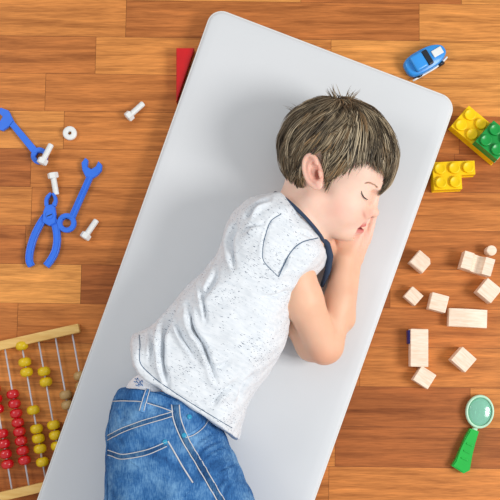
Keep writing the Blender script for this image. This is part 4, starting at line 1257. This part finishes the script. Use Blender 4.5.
# ---- toy car
def car():
    ang = math.atan2(-(66-80.5), 25)
    o = fp(424, 62, 0); Lc, Wc = 46*MM, 23*MM
    t = thing('toy_car', o, 'blue plastic toy car at the top edge of the mat', 'toy car', None, ang)
    bm = bmesh.new()
    def hull(z, s, sx=1.0): 
        out = []
        for k in range(40):
            a = 2*math.pi*k/40; x = math.copysign(abs(math.cos(a))**.62, math.cos(a))*Lc/2*s*sx; y = math.copysign(abs(math.sin(a))**.62, math.sin(a))*Wc/2*s
            if x > 0: y *= 1-.38*(x/(Lc/2))**2
            out.append(bm.verts.new((x, y, z)))
        return out
    def loft(levels):
        rs = [hull(*l) for l in levels]
        for a, b in zip(rs, rs[1:]):
            for k in range(40): bm.faces.new((a[k], a[(k+1) % 40], b[(k+1) % 40], b[k]))
        bm.faces.new(rs[0][::-1]); bm.faces.new(rs[-1])
    loft([(.004, .94), (.007, 1.0), (.013, 1.0), (.017, .95), (.0185, .88)]); obj('car_body', bm, M['bluelow'], t)
    bm = bmesh.new()
    bm_box(bm, Lc*.30, Wc*.74, .011, (-Lc*.20, 0, .0235), bevel=.004, seg=3); obj('cabin', bm, M['bluelow'], t)
    bm = bmesh.new(); bm_box(bm, Lc*.13, Wc*.70, .008, (Lc*.03, 0, .0205), bevel=.002, rot=None); obj('windscreen', bm, M['black'], t, False)
    bm = bmesh.new(); bm_box(bm, Lc*.24, Wc*.32, .003, (Lc*.29, 0, .0190), bevel=.001); obj('bonnet_panel', bm, M['white'], t, False)
    bm = bmesh.new(); tube(bm, [Vector((x, -Wc/2*(1-.38*(max(0, x)/(Lc/2))**2)-.0006, .0075)) for x in np.linspace(-Lc*.46, Lc*.47, 12)], .0016, 6); obj('side_trim', bm, M['white'], t)
    for sx in (-.28, .27):
        for sy in (-1, 1):
            bm = bmesh.new(); bm_cyl(bm, .0068, .0068, .005, (0, 0, -.0025), seg=24, bevel=.001, rot=Matrix.Rotation(math.pi/2, 3, 'X'))
            for v in bm.verts: v.co += Vector((Lc*sx, sy*Wc*.40, .0068)) + Vector((0, .0025*0, 0))
            obj('wheel', bm, M['black'], t)
car()

# ---- magnifying glass
def magnifier():
    o = at(470, 440, 0)
    t = thing('magnifying_glass', o, 'toy magnifying glass with mint lens and bright green handle', 'toy magnifying glass')
    c = at(479.7, 411.6, .008)-o; R0 = 14.2*MM; st = 1.18
    ang = math.atan2(-(468-430), (457-474))      # handle direction
    q = Matrix.Translation(Vector((c[0], c[1], .0075))) @ Matrix.Rotation(math.radians(-8), 4, 'Z') @ Matrix.Diagonal((.93, st*.93, 1, 1))
    bm = bmesh.new(); lathe(bm, [(R0*.90, -.0045), (R0*1.02, -.0045), (R0*1.06, 0), (R0*1.02, .0045), (R0*.90, .0045), (R0*.88, 0), (R0*.90, -.0045)], 40, q); obj('lens_rim', bm, M['mintrim'], t)
    bm = bmesh.new(); lathe(bm, [(0, .0052), (R0*.35, .0048), (R0*.7, .0036), (R0*.91, .0018), (R0*.91, -.0018), (R0*.7, -.0036), (R0*.35, -.0048), (0, -.0052)], 40, q); obj('lens', bm, M['mint'], t)
    z = .012
    pts = [(470.5, 428.5), (479, 431.5), (475.5, 443), (472.5, 455), (469.8, 470.5), (463.5, 473.5), (451.8, 466.0), (455.5, 460.5), (461, 448), (465.5, 437)]
    bm = bmesh.new(); prism(bm, poly_local(pts, o, z), .001, .0135, .0016); h = obj('handle', bm, M['greenh'], t, False)
    for s in (.35, .55, .75):
        a = np.array((474, 432))*(1-s)+np.array((461, 468))*s
        bm = bmesh.new(); cc = at(a[0], a[1], .0135)-o
        bm_box(bm, .010, .0022, .0022, (cc[0], cc[1], .0138), bevel=.0006, rot=Matrix.Rotation(ang+math.pi/2, 3, 'Z')); obj('grip_ridge', bm, M['greenh'], h, False)
    bm = bmesh.new(); a_ = at(475, 428, .0075)-o; b_ = at(474, 434, .0075)-o
    tube(bm, [Vector((a_[0], a_[1], .0075)), Vector((b_[0], b_[1], .0075))], .0040, 12); obj('collar', bm, M['mintrim'], t)
magnifier()


# ============================================================ LIGHT AND CAMERA
def area(name, loc, target, size, power, col=(1, 1, 1)):
    l = bpy.data.lights.new(name, 'AREA'); l.shape = 'DISK'; l.size = size; l.energy = power; l.color = col
    o = bpy.data.objects.new(name, l); C.objects.link(o); o.location = loc
    o.rotation_euler = (Vector(target)-Vector(loc)).to_track_quat('-Z', 'Y').to_euler()
area('window_light', (1.5, -0.35, 1.5), (0, 0, 0), 0.8, 25, (1, 0.985, 0.96))
area('room_light', (-1.35, 0.5, 1.5), (-0.2, 0, 0), 0.7, 8, (1, 0.98, 0.96))
w = bpy.data.worlds.new('daylight'); bpy.context.scene.world = w; w.use_nodes = True
w.node_tree.nodes['Background'].inputs['Color'].default_value = (0.98, 0.99, 1.0, 1); w.node_tree.nodes['Background'].inputs['Strength'].default_value = 0.47

cam = bpy.data.cameras.new('camera'); co = bpy.data.objects.new('camera', cam); C.objects.link(co)
co.location = Vector(CAM); co.rotation_euler = (TILT, 0, 0)
cam.sensor_fit = 'HORIZONTAL'; cam.sensor_width = 36; cam.lens = FPX/500*36; cam.clip_start = 0.05; cam.clip_end = 50
sc = bpy.context.scene; sc.camera = co
sc.view_settings.view_transform = 'Standard'; sc.view_settings.look = 'None'; sc.view_settings.gamma = 1; sc.view_settings.exposure = 0.24; sc.view_settings.use_curve_mapping = False
